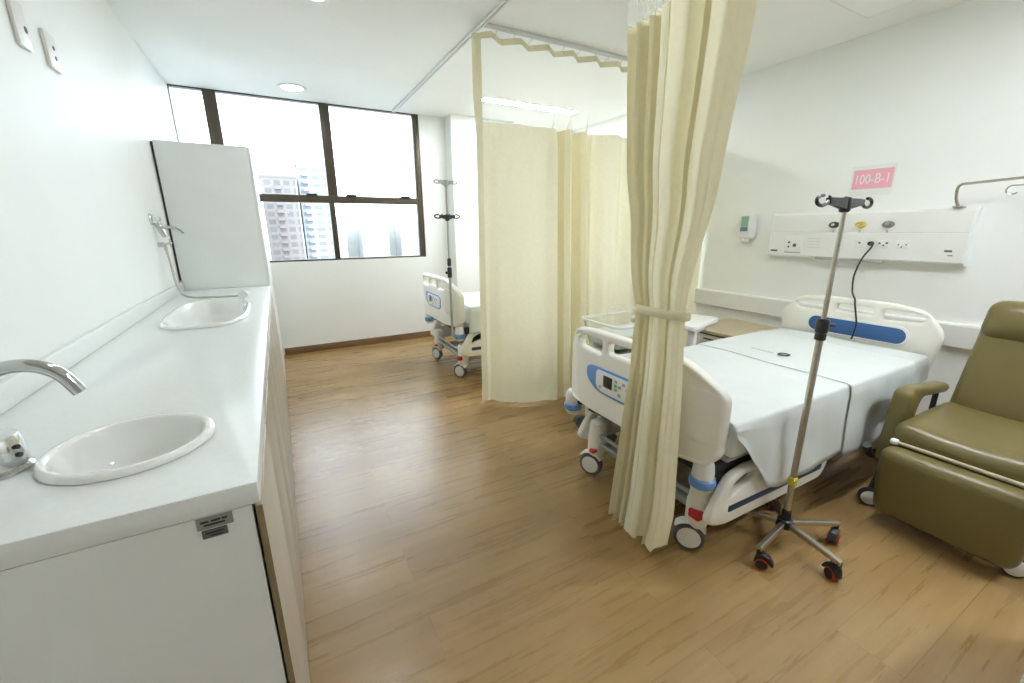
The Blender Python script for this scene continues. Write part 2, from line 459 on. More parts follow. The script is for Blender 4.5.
for i, (x0, x1, xb) in enumerate(cols):
    obj('window_pane', wbar(x0, x1, 1.706, ZC - 0.012, YW0 + 0.028, YW0 + 0.034), M_GLASS, win)
    xa = x0 if i == 0 else (-0.343 if i == 1 else 0.621)
    obj('window_pane', wbar(xa, xb, WZ0 + 0.018, 1.632, YW0 + 0.028, YW0 + 0.034), M_GLASS, win)
for x in (0.40, 0.80, 1.40):
    bm = nb(); add_box(bm, x - 0.055, x + 0.055, YW0 - 0.03, YW0 - 0.006, 1.700, 1.722, 0.006); obj('latch', bm, M_BLACK, win)

# ------------------------------------------------------------------ city outside
def tower(x0, x1, y, d, z0, z1, m, label, group, roofm, tank=None, balc=None):
    t = thing('apartment_tower', label, 'building', ((x0 + x1) / 2, y + d / 2, z0), group)
    box_obj('facade', (x0, x1, y, y + d, z0, z1), m, t)
    box_obj('roof_parapet', (x0 - 0.3, x1 + 0.3, y - 0.3, y + d + 0.3, z1, z1 + 0.9), roofm, t)
    if tank: box_obj('roof_housing', (x0 + (x1 - x0) * tank[0], x0 + (x1 - x0) * tank[1], y + 2, y + d - 2, z1 + 0.9, z1 + tank[2]), roofm, t)
    for (bx0, bx1) in (balc or ()):
        z = max(z0 + 2.0, -22.0)
        while z < z1 - 2: box_obj('balcony', (bx0, bx1, y - 1.2, y, z, z + 1.1), roofm, t); z += 3.0
    return t
F_BROWN = facade_material('brown_grey_facade', (0.206, 0.177, 0.155), (0.123, 0.114, 0.116), 3.4, 3.0, 0.55)
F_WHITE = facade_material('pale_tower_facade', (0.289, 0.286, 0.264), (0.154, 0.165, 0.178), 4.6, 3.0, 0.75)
F_HAZE = facade_material('hazy_pale_facade', (0.371, 0.367, 0.338), (0.315, 0.318, 0.304), 3.5, 3.2, 0.9)  # distance haze painted in as pale, low-contrast wall and glass colours
F_HAZE2 = facade_material('hazy_bluish_facade', (0.350, 0.352, 0.332), (0.298, 0.304, 0.298), 3.0, 3.2, 0.8)  # second pale mix, haze again put into the colour
R_PALE = mat('pale_render', (0.306, 0.303, 0.279), 0.8)
R_BROWN = mat('brown_grey_render', (0.193, 0.167, 0.149), 0.8)
R_HAZE = mat('haze_render', (0.371, 0.367, 0.341), 0.8)  # roof colour paled to carry the same painted haze
ZG = -45.0
tower(-2.5, 10.2, 200, 16, ZG, 21.5, F_BROWN, 'brown grey apartment tower left of the tall pale one outside the window', 'towers outside the window', R_BROWN, None, ((2.2, 4.6),))
tower(11.4, 22.6, 205, 16, ZG, 27.2, F_WHITE, 'tallest pale tower with banded floors outside the window', 'towers outside the window', R_PALE, (0.3, 0.7, 2.6), ((13.0, 15.2),))
tower(-16, -3.5, 190, 16, ZG, 12, F_WHITE, 'pale tower left of the brown grey one, half hidden by the tall cabinet', 'towers outside the window', R_PALE)
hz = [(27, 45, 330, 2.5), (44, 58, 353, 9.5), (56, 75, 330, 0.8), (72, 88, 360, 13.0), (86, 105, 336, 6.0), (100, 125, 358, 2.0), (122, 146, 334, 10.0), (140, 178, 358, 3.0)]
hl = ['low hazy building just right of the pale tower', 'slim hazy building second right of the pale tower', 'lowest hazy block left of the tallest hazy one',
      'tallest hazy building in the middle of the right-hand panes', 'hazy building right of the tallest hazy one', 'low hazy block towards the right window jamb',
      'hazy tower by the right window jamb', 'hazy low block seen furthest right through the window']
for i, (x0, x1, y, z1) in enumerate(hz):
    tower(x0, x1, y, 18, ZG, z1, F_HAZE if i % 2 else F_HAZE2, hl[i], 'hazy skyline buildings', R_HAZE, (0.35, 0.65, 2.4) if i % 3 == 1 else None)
bm = nb(); add_box(bm, -600, 900, 40, 1200, ZG - 1, ZG); g = struct('trim_9', bm, mat('city_ground', (0.36, 0.365, 0.36), 0.9)); g.name = 'ground_outside'

# ------------------------------------------------------------------ ceiling fixtures
def downlight(x, y, label):
    t = thing('downlight', label, 'ceiling light', (x, y, ZC), 'round ceiling downlights')
    bm = nb(); add_lathe(bm, [(0.088, 0.0), (0.118, 0.0), (0.122, -0.004), (0.116, -0.008), (0.090, -0.008), (0.088, -0.004)], (x, y, ZC - 0.0005), seg=32, cap=False)
    obj('trim_ring', bm, M_WHITE, t)
    bm = nb(); add_lathe(bm, [(0.001, -0.0065), (0.089, -0.0065), (0.089, -0.001)], (x, y, ZC - 0.0005), seg=32, cap=False); obj('diffuser', bm, M_LAMP, t, recalc=True)
for x, y, l in ((0.315, 4.755, 'round lit ceiling downlight nearest the window'), (0.35, 2.90, 'round lit ceiling downlight cut by the top of the picture'),
                (0.35, 1.28, 'round lit ceiling downlight above the oval sink')):
    downlight(x, y, l)
def linear_light(x0, x1, y, label):
    t = thing('linear_light', label, 'ceiling light', ((x0 + x1) / 2, y, ZC), 'linear ceiling lights')
    bm = nb(); w = 0.055
    add_box(bm, x0 - 0.008, x1 + 0.008, y - w - 0.008, y - w, ZC - 0.007, ZC - 0.0005); add_box(bm, x0 - 0.008, x1 + 0.008, y + w, y + w + 0.008, ZC - 0.007, ZC - 0.0005)
    add_box(bm, x0 - 0.008, x0, y - w, y + w, ZC - 0.007, ZC - 0.0005); add_box(bm, x1, x1 + 0.008, y - w, y + w, ZC - 0.007, ZC - 0.0005)
    obj('light_frame', bm, M_WHITE, t)
    box_obj('diffuser', (x0, x1, y - w, y + w, ZC - 0.006, ZC - 0.0005), M_LAMPL, t)
linear_light(2.01, 3.17, 4.26, 'long lit ceiling strip light seen through the curtain net')
linear_light(1.95, 2.45, 0.80, 'long lit ceiling strip light above the near bed')
linear_light(2.5, 3.4, -0.7, 'added unseen fill strip light on the ceiling behind the camera, bed side')  # unseen fill light, added to brighten the surfaces facing the camera
# ceiling access hatch, right side
hx0, hx1, hy0, hy1 = 2.95, 3.45, 0.85, 1.62
bm = nb()
for b in ((hx0, hx1, hy0, hy0 + 0.006), (hx0, hx1, hy1 - 0.006, hy1), (hx0, hx0 + 0.006, hy0 + 0.006, hy1 - 0.006), (hx1 - 0.006, hx1, hy0 + 0.006, hy1 - 0.006)):
    add_box(bm, b[0], b[1], b[2], b[3], ZC - 0.003, ZC - 0.0005)
tag(obj('ceiling_hatch_frame', bm, M_CEIL), 'thin white frame of the ceiling hatch above the right wall unit', 'hatch')

# curtain rails
def rail(name, p0, p1, label):
    bm = nb(); (x0, y0), (x1, y1) = p0, p1
    if abs(x1 - x0) < 0.01:
        for a, b in ((-0.017, -0.005), (0.005, 0.017)): add_box(bm, x0 + a, x0 + b, y0, y1, ZC - 0.020, ZC - 0.0005, 0.002)
        add_box(bm, x0 - 0.005, x0 + 0.005, y0, y1, ZC - 0.008, ZC - 0.0005)
    else:
        for a, b in ((-0.017, -0.005), (0.005, 0.017)): add_box(bm, x0, x1, y0 + a, y0 + b, ZC - 0.020, ZC - 0.0005, 0.002)
        add_box(bm, x0, x1, y0 - 0.005, y0 + 0.005, ZC - 0.008, ZC - 0.0005)
    return tag(obj(name, bm, M_ALU), label, 'curtain rail', 'ceiling curtain rails')
RX = 1.328; RY = 2.80
rail('curtain_rail', (RX, -0.4), (RX, 5.12), 'long white ceiling curtain rail running towards the window')
rail('curtain_rail', (RX + 0.02, RY), (XR - 0.01, RY), 'white ceiling curtain rail crossing between the two bed bays')

# ------------------------------------------------------------------ far curtain (open, net at its top)
FK = [(1.285, 0.0), (1.335, 0.005), (1.37, 0.03), (1.45, -0.01), (1.62, -0.03), (1.82, -0.015), (1.92, -0.05), (1.945, 0.04), (1.965, 0.10), (1.99, 0.06), (2.00, -0.02),
      (2.03, -0.055), (2.058, -0.03), (2.075, 0.06), (2.10, 0.10), (2.14, 0.06), (2.155, -0.02), (2.178, -0.055), (2.205, -0.02), (2.24, 0.06), (2.32, 0.05), (2.42, -0.02), (2.52, -0.04),
      (2.62, 0.03), (2.74, -0.04), (2.87, 0.045), (3.0, -0.04), (3.13, 0.045), (3.26, -0.04), (3.39, 0.045), (3.52, -0.04), (3.62, 0.03), (3.70, 0.0)]
def far_dy(x, z):
    low = interp(FK, x)
    ph = (x - 1.285) / 0.215; tri = 4 * abs((ph % 1) - 0.5) - 1
    top = 0.042 * tri
    w = max(0.0, min(1.0, (z - 1.92) / 0.36)); w = w * w * (3 - 2 * w)
    return low * (1.9 if 0.035 < low and x < 2.3 else 1.0) * (1 - w) + top * w
# x samples dense at the folds
fx = []
for (a, _), (b, _) in zip(FK[:-1], FK[1:]):
    n = max(3, int((b - a) / 0.018))
    fx += [a + (b - a) * k / n for k in range(n)]
fx.append(FK[-1][0])
BILLOW = [(1.30, 0), (1.5, 0.55), (1.7, 0.85), (1.9, 1.0), (2.15, 1.0), (2.6, 0.35), (3.0, 0)]
def far_sheet(x0, x1, z0, z1, nz, off=0.0, sway=True):
    xs = [x for x in fx if x0 - 1e-6 <= x <= x1 + 1e-6]
    if xs[0] > x0 + 1e-4: xs.insert(0, x0)
    if xs[-1] < x1 - 1e-4: xs.append(x1)
    bm = nb(); g = []
    for x in xs:
        row = []
        for j in range(nz + 1):
            zt = z1(x) if callable(z1) else z1
            z = z0 + (zt - z0) * j / nz
            t = 1 - z / 2.6
            bw = lerp_k(BILLOW, x) * max(0.0, 1 - z / 2.05) ** 1.2
            xx = x + 0.012 * t * math.sin(x * 9) - 0.11 * bw
            row.append(bm.verts.new((xx, RY + 0.03 + far_dy(x, z) + off - 0.24 * bw, z)))
        g.append(row)
    for i in range(len(xs) - 1):
        for j in range(nz): bm.faces.new((g[i][j], g[i + 1][j], g[i + 1][j + 1], g[i][j + 1]))
    return bm
CG = 'cream hospital privacy curtains'
fc = thing('privacy_curtain', 'cream privacy curtain hanging open between the bed bays, net top', 'curtain', (2.4, RY, 0.03), CG)
ztop = lambda x: 2.05 + 0.012 * (x - 1.3) 
bm = far_sheet(1.335, 3.70, 0.03, lambda x: 2.05 + 0.012 * (x - 1.3), 24); obj('fabric', bm, M_CURT, fc, recalc=False)
bm = far_sheet(1.285, 1.335, 0.03, 2.572, 24); obj('side_hem', bm, M_BAND, fc, recalc=False)
bm = far_sheet(1.335, 3.70, 2.062, 2.537, 6); o = obj('net_panel', bm, M_NET, fc, recalc=False); o['label'] = 'see-through white net'
bm = far_sheet(1.335, 3.70, 2.537, 2.575, 1); obj('header_band', bm, M_BAND, fc, recalc=False)
for k in range(18):
    x = 1.30 + k * 0.135
    if x > 3.69: break
    y = RY + 0.03 + far_dy(x, 2.555)
    bm = nb(); add_tube(bm, [(x, y - 0.004, 2.54), (x, y - 0.004, 2.580), (x, RY, 2.588), (x, RY, ZC - 0.012)], 0.003, 6); obj('glider_hook', bm, M_ALU, fc)

# ------------------------------------------------------------------ near curtain (gathered and tied)
NK = [(0, 0.02), (.035, -.03), (.07, .03), (.10, -.035), (.135, .035), (.17, -.03), (.20, .035), (.235, -.03), (.265, .035), (.305, -.045), (.345, .04), (.385, -.045), (.43, -.05), (.455, .02),
      (.50, -.055), (.56, -.06), (.64, -.045), (.715, .0), (.75, .06), (.78, -.05), (.80, -.075), (.815, -.03), (.835, -.06), (.90, -.07), (.955, -.055), (.985, -.02), (1.0, .04)]
YL = [(0.02, 1.262), (0.35, 1.24), (0.75, 1.215), (1.045, 1.210), (1.25, 1.285), (1.5, 1.352), (1.85, 1.412), (2.1, 1.435), (2.56, 1.445)]
YR = [(0.02, 0.962), (0.25, 0.938), (0.75, 0.968), (1.045, 0.990), (1.2, 0.992), (1.45, 0.972), (1.8, 0.950), (2.1, 0.930), (2.56, 0.90)]
XC = [(0.02, 1.215), (1.045, 1.235), (1.5, 1.300), (2.0, RX), (2.56, RX)]
AMP = [(0.02, 0.75), (0.5, 0.6), (0.9, 0.45), (1.045, 0.38), (1.2, 0.5), (1.6, 0.85), (2.1, 1.0), (2.56, 0.7)]
us = []
for (a, _), (b, _) in zip(NK[:-1], NK[1:]):
    n = max(4, int((b - a) / 0.008)); us += [a + (b - a) * k / n for k in range(n)]
us.append(1.0)
def near_pt(u, z, grow=0.0):
    yl, yr = lerp_k(YL, z) + grow, lerp_k(YR, z) - grow
    a = interp(AMP, z)
    # mild S of the fold across y so the folds overlap a little
    dx = interp(NK, u) * a
    y = yl + (yr - yl) * u + 0.012 * a * math.sin(u * 40)
    return Vector((interp(XC, z) + dx, y, z))
def near_sheet(z0, z1, nz, ua=0.0, ub=1.0):
    bm = nb(); g = []
    uu = [u for u in us if ua - 1e-9 <= u <= ub + 1e-9]
    for u in uu:
        g.append([bm.verts.new(near_pt(u, z0 + (z1 - z0) * j / nz + ((0.035 * u + 0.004 * math.sin(u * 40)) * (1 - j / nz) if z0 < 0.1 else 0))) for j in range(nz + 1)])
    for i in range(len(uu) - 1):
        for j in range(nz): bm.faces.new((g[i][j], g[i + 1][j], g[i + 1][j + 1], g[i][j + 1]))
    return bm
nc = thing('privacy_curtain', 'cream privacy curtain gathered and tied at the foot of the near bed', 'curtain', (RX, 1.16, 0.03), CG)
obj('fabric', near_sheet(0.055, 2.095, 44), M_CURT, nc, recalc=False)
o = obj('net_panel', near_sheet(2.105, 2.52, 8), M_NET, nc, recalc=False); o['label'] = 'see-through white net'
obj('header_band', near_sheet(2.52, 2.558, 1), M_BAND, nc, recalc=False)
bm = nb()
cx, cy = 1.235, 1.085
lo = []
for zz, ex in ((1.030, 0.0), (1.032, 0.002), (1.047, 0.003), (1.062, 0.002), (1.064, 0.0)):
    lo.append([Vector((cx + (0.042 + ex) * math.copysign(abs(math.cos(2 * PI * k / 40)) ** 0.75, math.cos(2 * PI * k / 40)),
                       cy + (0.116 + ex) * math.copysign(abs(math.sin(2 * PI * k / 40)) ** 0.8, math.sin(2 * PI * k / 40)), zz + 0.0 * k)) for k in range(40)])
rings(bm, lo, cap=False); obj('tie_band', bm, M_BAND, nc, smooth=60, recalc=False)
for k in range(8):
    u = 0.06 + 0.125 * k; p = near_pt(u, 2.55)
    bm = nb(); add_tube(bm, [(p.x, p.y, 2.54), (p.x, p.y, 2.565), (RX, p.y, 2.578), (RX, p.y, ZC - 0.012)], 0.003, 6); obj('glider_hook', bm, M_ALU, nc)

# ------------------------------------------------------------------ hospital bed
BX, BY = 2.3, 1.30
def board(y0, y1, z0, z1, zmid, thick, curve, head=False):
    """bed end board outline in (y,z) with hand slots below the top rail"""
    yc = (y0 + y1) / 2; W = (y1 - y0) / 2
    outer = round_poly([(y0 + 0.03, z0 - 0.01), (y1 - 0.06, z0), (y1, z0 + 0.10), (y1, z1 - 0.07), (y1 - 0.10, z1), (y0 + 0.10, z1), (y0, z1 - 0.06), (y0, z0 + 0.04)],
                       [0.06, 0.06, 0.06, 0.08, 0.08, 0.08, 0.08, 0.06], 6)
    if head:
        outer = round_poly([(y0 + 0.035, z0), (y1 - 0.035, z0), (y1, z1 - 0.13), (y1 - 0.10, z1 - 0.01), (yc + 0.2, z1 + 0.012), (yc - 0.2, z1 + 0.012), (y0 + 0.10, z1 - 0.01), (y0, z1 - 0.13)],
                           [0.03, 0.03, 0.05, 0.06, 0.15, 0.15, 0.06, 0.05], 6)
    slots = []
    mrg = 0.145 if curve > 0 else 0.080
    span = W * 2 - 2 * mrg
    a = y0 + mrg
    cuts = [(a, a + span * 0.30), (a + span * 0.35, a + span * 0.65), (a + span * 0.70, a + span)]
    for i, (s, e) in enumerate(cuts):
        zt = z1 - (0.030 if head else 0.038)
        if i == 0: poly = [(s + 0.03, zmid + 0.005), (e - 0.005, zmid - 0.008), (e, zt), (s + 0.055, zt), (s, zmid + 0.045)]
        elif i == 1: poly = [(s + 0.005, zmid + 0.012), (e - 0.005, zmid + 0.012), (e - 0.012, zt), (s + 0.012, zt)]
        else: poly = [(s + 0.005, zmid - 0.008), (e - 0.03, zmid + 0.005), (e, zmid + 0.045), (e - 0.055, zt), (s, zt)]
        slots.append(round_poly(poly, 0.018, 4))
    bm = curve_mesh([outer] + slots, thick, 0.013, 3)
    # subdivide long faces so that the board can be bent in plan
    bmesh.ops.triangulate(bm, faces=list(bm.faces))
    bmesh.ops.subdivide_edges(bm, edges=[e for e in bm.edges if e.calc_length() > 0.12], cuts=5, use_grid_fill=False)
    bmesh.ops.triangulate(bm, faces=list(bm.faces))
    to_yz(bm, 0.0)
    for v in bm.verts:
        d = max(0.0, abs(v.co.y - yc) - (W - 0.20)) / 0.20
        v.co.x += curve * d * d
        if curve > 0 and v.co.z > 0.6: v.co.z -= 0.085 * d ** 1.4 * (v.co.z - 0.6) / 0.272
    return bm
def slab_on_board(y0, y1, z0, z1, r, x, t):
    bm = curve_mesh([rrect(y0, y1, z0, z1, r)], t, 0.001, 1); return to_yz(bm, x)

def make_bed(label):
    t = thing('hospital_bed', label, 'hospital bed', (BX, BY, 0), 'adjustable hospital beds')
    y0, y1 = BY - 0.46, BY + 0.46
    # foot board
    bm = board(0.880, 1.815, 0.455, 0.872, 0.765, 0.048, 0.09)
    for v in bm.verts: v.co.x += 1.318
    fb = obj('footboard', bm, M_CREAM, t, smooth=40)
    # control panel on its outer face
    xo = 1.318 - 0.024
    pts = round_poly([(1.575, 0.625), (1.49, 0.570), (1.18, 0.570), (1.13, 0.60), (1.13, 0.675), (1.18, 0.70), (1.54, 0.70), (1.575, 0.685)], [0.03, 0.06, 0.04, 0.03, 0.03, 0.04, 0.03, 0.03], 5)
    cp = obj('control_panel', to_yz(curve_mesh([pts], 0.008, 0.002, 1), xo), M_LBLUE, fb); cp['label'] = 'light blue control panel'
    pts = round_poly([(1.50, 0.60), (1.46, 0.582), (1.17, 0.582), (1.145, 0.605), (1.145, 0.67), (1.17, 0.688), (1.50, 0.688)], 0.02, 4)
    bmx = to_yz(curve_mesh([pts], 0.004, 0.001, 1), xo - 0.005); 
    scr = nb(); add_box(scr, xo - 0.0095, xo - 0.006, 1.385, 1.445, 0.615, 0.672, 0.001)
    keys = []
    for yy, zz in ((1.360, 0.665), (1.335, 0.645), (1.360, 0.625), (1.310, 0.665), (1.335, 0.605), (1.465, 0.607), (1.285, 0.645), (1.260, 0.625), (1.225, 0.655)):
        key = nb(); add_box(key, xo - 0.0095, xo - 0.006, yy - 0.009, yy + 0.009, zz - 0.007, zz + 0.007, 0.001); keys.append(key)
    o = obj('panel_face', bmx, M_WHITE, fb); o['label'] = 'white control panel face'
    o = obj('screen', scr, M_SCREEN, fb); o['label'] = 'small dark screen'
    for key in keys: obj('key', key, M_GREYM, fb)
    kg = nb(); add_box(kg, xo - 0.0098, xo - 0.006, 1.353, 1.369, 0.637, 0.652, 0.001); o = obj('power_key', kg, M_GREEN, fb); o['label'] = 'green key'
    # head board
    bm = board(BY - 0.46, BY + 0.44, 0.48, 0.880, 0.790, 0.048, 0.0, True)
    for v in bm.verts: v.co.x += 3.275
    hb = obj('headboard', bm, M_CREAM, t, smooth=40)
    xi = 3.275 - 0.024
    o = obj('headboard_rim', to_yz(curve_mesh([rrect(0.985, 1.555, 0.638, 0.762, 0.058), rrect(1.000, 1.540, 0.653, 0.747, 0.046)], 0.010, 0.003, 2), xi), M_WHITE, hb)
    o = obj('blue_insert', slab_on_board(1.000, 1.540, 0.652, 0.748, 0.046, xi + 0.001, 0.012), M_BLUE, hb); o['label'] = 'blue oblong insert'
    # chassis
    fr = nb()
    for y in (BY - 0.36, BY + 0.36): add_box(fr, 1.40, 3.22, y - 0.025, y + 0.025, 0.37, 0.43, 0.006)
    for x in (1.42, 2.0, 2.6, 3.2): add_box(fr, x - 0.02, x + 0.02, BY - 0.36, BY + 0.36, 0.375, 0.425, 0.004)
    obj('upper_frame', fr, M_DARK, t)
    dk = nb()
    for k in range(4):
        x0 = 1.475 + k * 0.44; add_box(dk, x0, x0 + 0.42, BY - 0.40, BY + 0.40, 0.43, 0.455, 0.008)
    obj('deck_panels', dk, M_GREYM, t)
    lf = nb()
    for y in (BY - 0.27, BY + 0.27): add_box(lf, 1.46, 3.1, y - 0.02, y + 0.02, 0.14, 0.19, 0.006)
    for x in (1.48, 3.08): add_box(lf, x - 0.02, x + 0.02, BY - 0.34, BY + 0.34, 0.14, 0.19, 0.006)
    obj('base_frame', lf, M_GREYM, t)
    co = nb(); add_box(co, 1.65, 2.95, BY - 0.22, BY + 0.22, 0.19, 0.29, 0.03, 3); obj('motor_cover', co, M_DARK, t)
    for x in (1.85, 2.75):
        c2 = nb(); add_cyl(c2, (x, BY, 0.28), (x, BY, 0.428), 0.045, 0.04); obj('lift_column', c2, M_GREYM, t)
    # pedal bar across the foot
    pb = nb()
    for z in (0.205, 0.255): add_tube(pb, [(1.415, BY - 0.30, z), (1.415, BY + 0.30, z)], 0.010, 8)
    obj('pedal_bar', pb, M_GREYM, t)
    # casters: swivel housing, wheel, pedal, bumper roller
    for (x, y, sx, sy) in ((1.43, BY - 0.335, -1, -1), (1.43, BY + 0.325, -1, 1), (3.12, BY - 0.325, 1, -1), (3.12, BY + 0.325, 1, 1)):
        foot = sx < 0
        ca = nb()
        add_lathe(ca, [(0.028, 0.33), (0.046, 0.32), (0.052, 0.27), (0.054, 0.20), (0.050, 0.15), (0.040, 0.12)], (x, y, 0), seg=20, sx=1.0, sy=0.85)
        add_cushion(ca, (x - 0.006, y + 0.006, 0.190), (0.085, 0.078, 0.15), 0.03)
        cas = obj('caster', ca, M_CREAM, t)
        ax = Vector((-0.82, -0.57, 0)) if sy < 0 else Vector((-0.9, -0.43, 0))
        wc = Vector((x - 0.030, y + 0.012, 0.0655))
        w = nb(); add_lathe(w, [(0.048, -0.020), (0.060, -0.020), (0.0645, -0.014), (0.0655, 0.0), (0.0645, 0.014), (0.060, 0.020), (0.048, 0.020)], wc, ax, 28)
        wh = obj('wheel', w, M_RUBBER, cas); wh['label'] = 'grey rubber tyre'
        w = nb(); add_lathe(w, [(0.050, -0.022), (0.050, 0.018), (0.047, 0.0215), (0.020, 0.0245), (0.001, 0.0245)], wc, ax, 28); hbc = obj('hub_cap', w, M_WHITE, cas); hbc['label'] = 'pale hub cap'
        cv = nb()
        q = [(0.078 * math.cos(math.radians(a)), 0.0655 + 0.078 * math.sin(math.radians(a))) for a in range(35, 150, 12)]
        q2 = [(0.070 * math.cos(math.radians(a)), 0.0655 + 0.070 * math.sin(math.radians(a))) for a in range(143, 30, -12)]
        fen = curve_mesh([q + q2], 0.05, 0.004, 1)
        side = Vector((0, 0, 1)).cross(ax).normalized()
        for v in fen.verts: v.co = Vector((wc.x, wc.y, 0)) + side * v.co.x + Vector((0, 0, v.co.y)) + ax * v.co.z
        bmesh.ops.recalc_face_normals(fen, faces=list(fen.faces)); obj('wheel_guard', fen, M_CREAM, cas)
        if foot:
            pd = nb(); pdir = Vector((-0.85, -0.35, 0))
            add_cushion(pd, (x + pdir.x * 0.055, y + pdir.y * 0.055, 0.200 - (0.035 if sy > 0 else 0)), (0.040, 0.055 - (0.02 if sy > 0 else 0), 0.040 - (0.018 if sy > 0 else 0)), 0.010)
            o = obj('brake_pedal', pd, M_RED, cas); o['label'] = 'red brake pedal'
        # bumper roller at the frame corner
        bxp, byp = (1.395, y - 0.02 if sy < 0 else BY + 0.515) if foot else (3.19, y + sy * 0.06)
        br = nb(); add_lathe(br, [(0.018, 0.452), (0.030, 0.449), (0.039, 0.434), (0.043, 0.395), (0.043, 0.375)], (bxp, byp, 0), seg=22)
        add_lathe(br, [(0.046, 0.333), (0.043, 0.322), (0.034, 0.310), (0.016, 0.308)], (bxp, byp, 0), seg=22)
        bu = obj('corner_bumper', br, M_WHITE, t)
        rr = nb(); add_lathe(rr, [(0.043, 0.333), (0.050, 0.338), (0.0525, 0.354), (0.050, 0.370), (0.043, 0.376)], (bxp, byp, 0), seg=22); o = obj('roller', rr, M_LBLUE, bu); o['label'] = 'blue bumper roller'
        arm = nb(); add_tube(arm, [(bxp, byp, 0.385), (bxp + 0.05, BY + sy * 0.36, 0.40)], 0.016, 8); obj('bumper_arm', arm, M_DARK, bu)
    # side shield between far-foot wheel and frame
    gd = to_yz(curve_mesh([round_poly([(1.46, 0.16), (1.52, 0.16), (1.60, 0.21), (1.60, 0.36), (1.50, 0.36), (1.47, 0.30)], 0.03, 4)], 0.03, 0.008, 2), 1.42)
    # side rails, lowered
    for sy in (-1, 1):
        y = BY + sy * 0.412
        outer = round_poly([(1.345, 0.205), (1.45, 0.165), (2.20, 0.155), (2.255, 0.22), (2.24, 0.335), (2.17, 0.385), (1.56, 0.405), (1.46, 0.385)], [0.05, 0.06, 0.05, 0.05, 0.06, 0.05, 0.07, 0.07], 6)
        h1 = round_poly([(1.475, 0.285), (1.63, 0.335), (1.66, 0.368), (1.56, 0.372), (1.495, 0.345)], 0.02, 4)
        h2 = round_poly([(1.74, 0.335), (2.10, 0.325), (2.13, 0.345), (2.10, 0.362), (1.75, 0.368)], 0.014, 4)
        bm = to_xz(curve_mesh([outer, h1, h2], 0.038, 0.011, 3), y)
        r = obj('side_rail', bm, M_CREAM, t)
        st = to_xz(curve_mesh([round_poly([(1.475, 0.222), (2.19, 0.208), (2.19, 0.236), (1.475, 0.252)], 0.008, 3)], 0.006, 0.001, 1), y + sy * 0.018)
        o = obj('rail_stripe', st, M_NAVY, r); o['label'] = 'navy stripe'
        lk = nb()
        for x in (1.68, 2.1): add_tube(lk, [(x, y - sy * 0.02, 0.26), (x + 0.02, BY + sy * 0.36, 0.40)], 0.013, 8)
        obj('rail_link', lk, M_GREYM, r)
    return t
bed1 = make_bed('hospital bed in the near bay with its foot behind the tied curtain')
bed2 = copy_tree(bed1); bed2.location = (BX - 0.04, BY + 2.52, 0.0)
for ch in bed2.children:
    if ch.name.split('.')[0] in ('footboard', 'headboard', 'upper_frame', 'deck_panels', 'corner_bumper', 'side_rail'): ch.location.z += 0.055
bed2['label'] = 'hospital bed in the far bay by the window, mostly behind the open curtain'

# mattress and sheets (near, then far)
MY0, MY1 = BY - 0.435, BY + 0.405
def make_mattress(label):
    bm = nb(); add_cushion(bm, (2.325, (MY0 + MY1) / 2, 0.540), (1.76, MY1 - MY0, 0.155), 0.035, (0, 0, 0.004), ni=12)
    return tag(obj('mattress', bm, M_MATT), label, 'mattress', 'bed mattresses')
ma = make_mattress('mattress under the white sheets of the near bed')
mb_ = ma.copy(); C.objects.link(mb_); mb_.location.y += 2.52; mb_.location.x -= 0.04; mb_.location.z += 0.055; mb_['label'] = 'mattress of the far bed by the window'
def sheet_bm(x0, x1, zb, ztop, ynear, yfar, nx, seed, amp=0.010, far_drop=0.12):
    """zb(x): z of the near hem"""
    bm = nb(); g = []
    rnd = random.Random(seed)
    p1, p2 = rnd.random() * 6, rnd.random() * 6
    for i in range(nx + 1):
        x = x0 + (x1 - x0) * i / nx
        row = []
        z_h = zb(x); R = 0.018
        # far drop, top, round edge, near drop
        for k in range(5): row.append((x, yfar + 0.003, ztop - R - far_drop * (1 - k / 4)))
        for k in range(1, 5):
            a = PI / 2 * k / 4; row.append((x, yfar - R + R * math.cos(a), ztop - R + R * math.sin(a)))
        for k in range(1, 17):
            y = (yfar - R) + (ynear + R - (yfar - R)) * k / 16
            w = math.sin(PI * k / 16)
            row.append((x, y, ztop + w * (0.004 + 0.004 * math.sin(7 * x + p1) * math.sin(9 * y + p2))))
        for k in range(1, 5):
            a = PI / 2 * k / 4; row.append((x, ynear + R - R * math.sin(a), ztop - R + R * math.cos(a)))
        for k in range(1, 13):
            f = k / 12; z = (ztop - R) + (min(z_h, ztop - R - 0.004) - (ztop - R)) * f
            drop = (ztop - R) - z
            wav = amp * min(1.0, drop / 0.12) * (math.sin(11 * x + p1 + 3 * f) + 0.6 * math.sin(23 * x + p2 - 4 * f))
            row.append((x + 0.02 * f * math.sin(5 * x + p1) * min(1, drop * 4), ynear - 0.006 - 0.010 * f * min(1, drop * 4) - abs(wav) * 0.55, z))
        g.append([bm.verts.new(p) for p in row])
    for i in range(nx):
        for j in range(len(g[0]) - 1): bm.faces.new((g[i][j], g[i + 1][j], g[i + 1][j + 1], g[i][j + 1]))
    return bm
def solid(o, t):
    m = o.modifiers.new('thickness', 'SOLIDIFY'); m.thickness = t; m.offset = 1.0; return o
hem1 = [(1.43, 0.575), (1.47, 0.54), (1.70, 0.285), (1.78, 0.262), (2.05, 0.268), (2.40, 0.285), (2.60, 0.30), (2.9, 0.36), (3.0, 0.48), (3.2, 0.50)]
bs = obj('bed_sheet', sheet_bm(1.430, 3.205, lambda x: lerp_k(hem1, x), 0.6245, MY0 - 0.004, MY1 + 0.004, 90, 3), M_SHEET, smooth=60); solid(bs, 0.0012)
tag(bs, 'white bed sheet spread on the near bed, pointed corner hanging at the foot', 'bed sheet', 'white bed sheets')
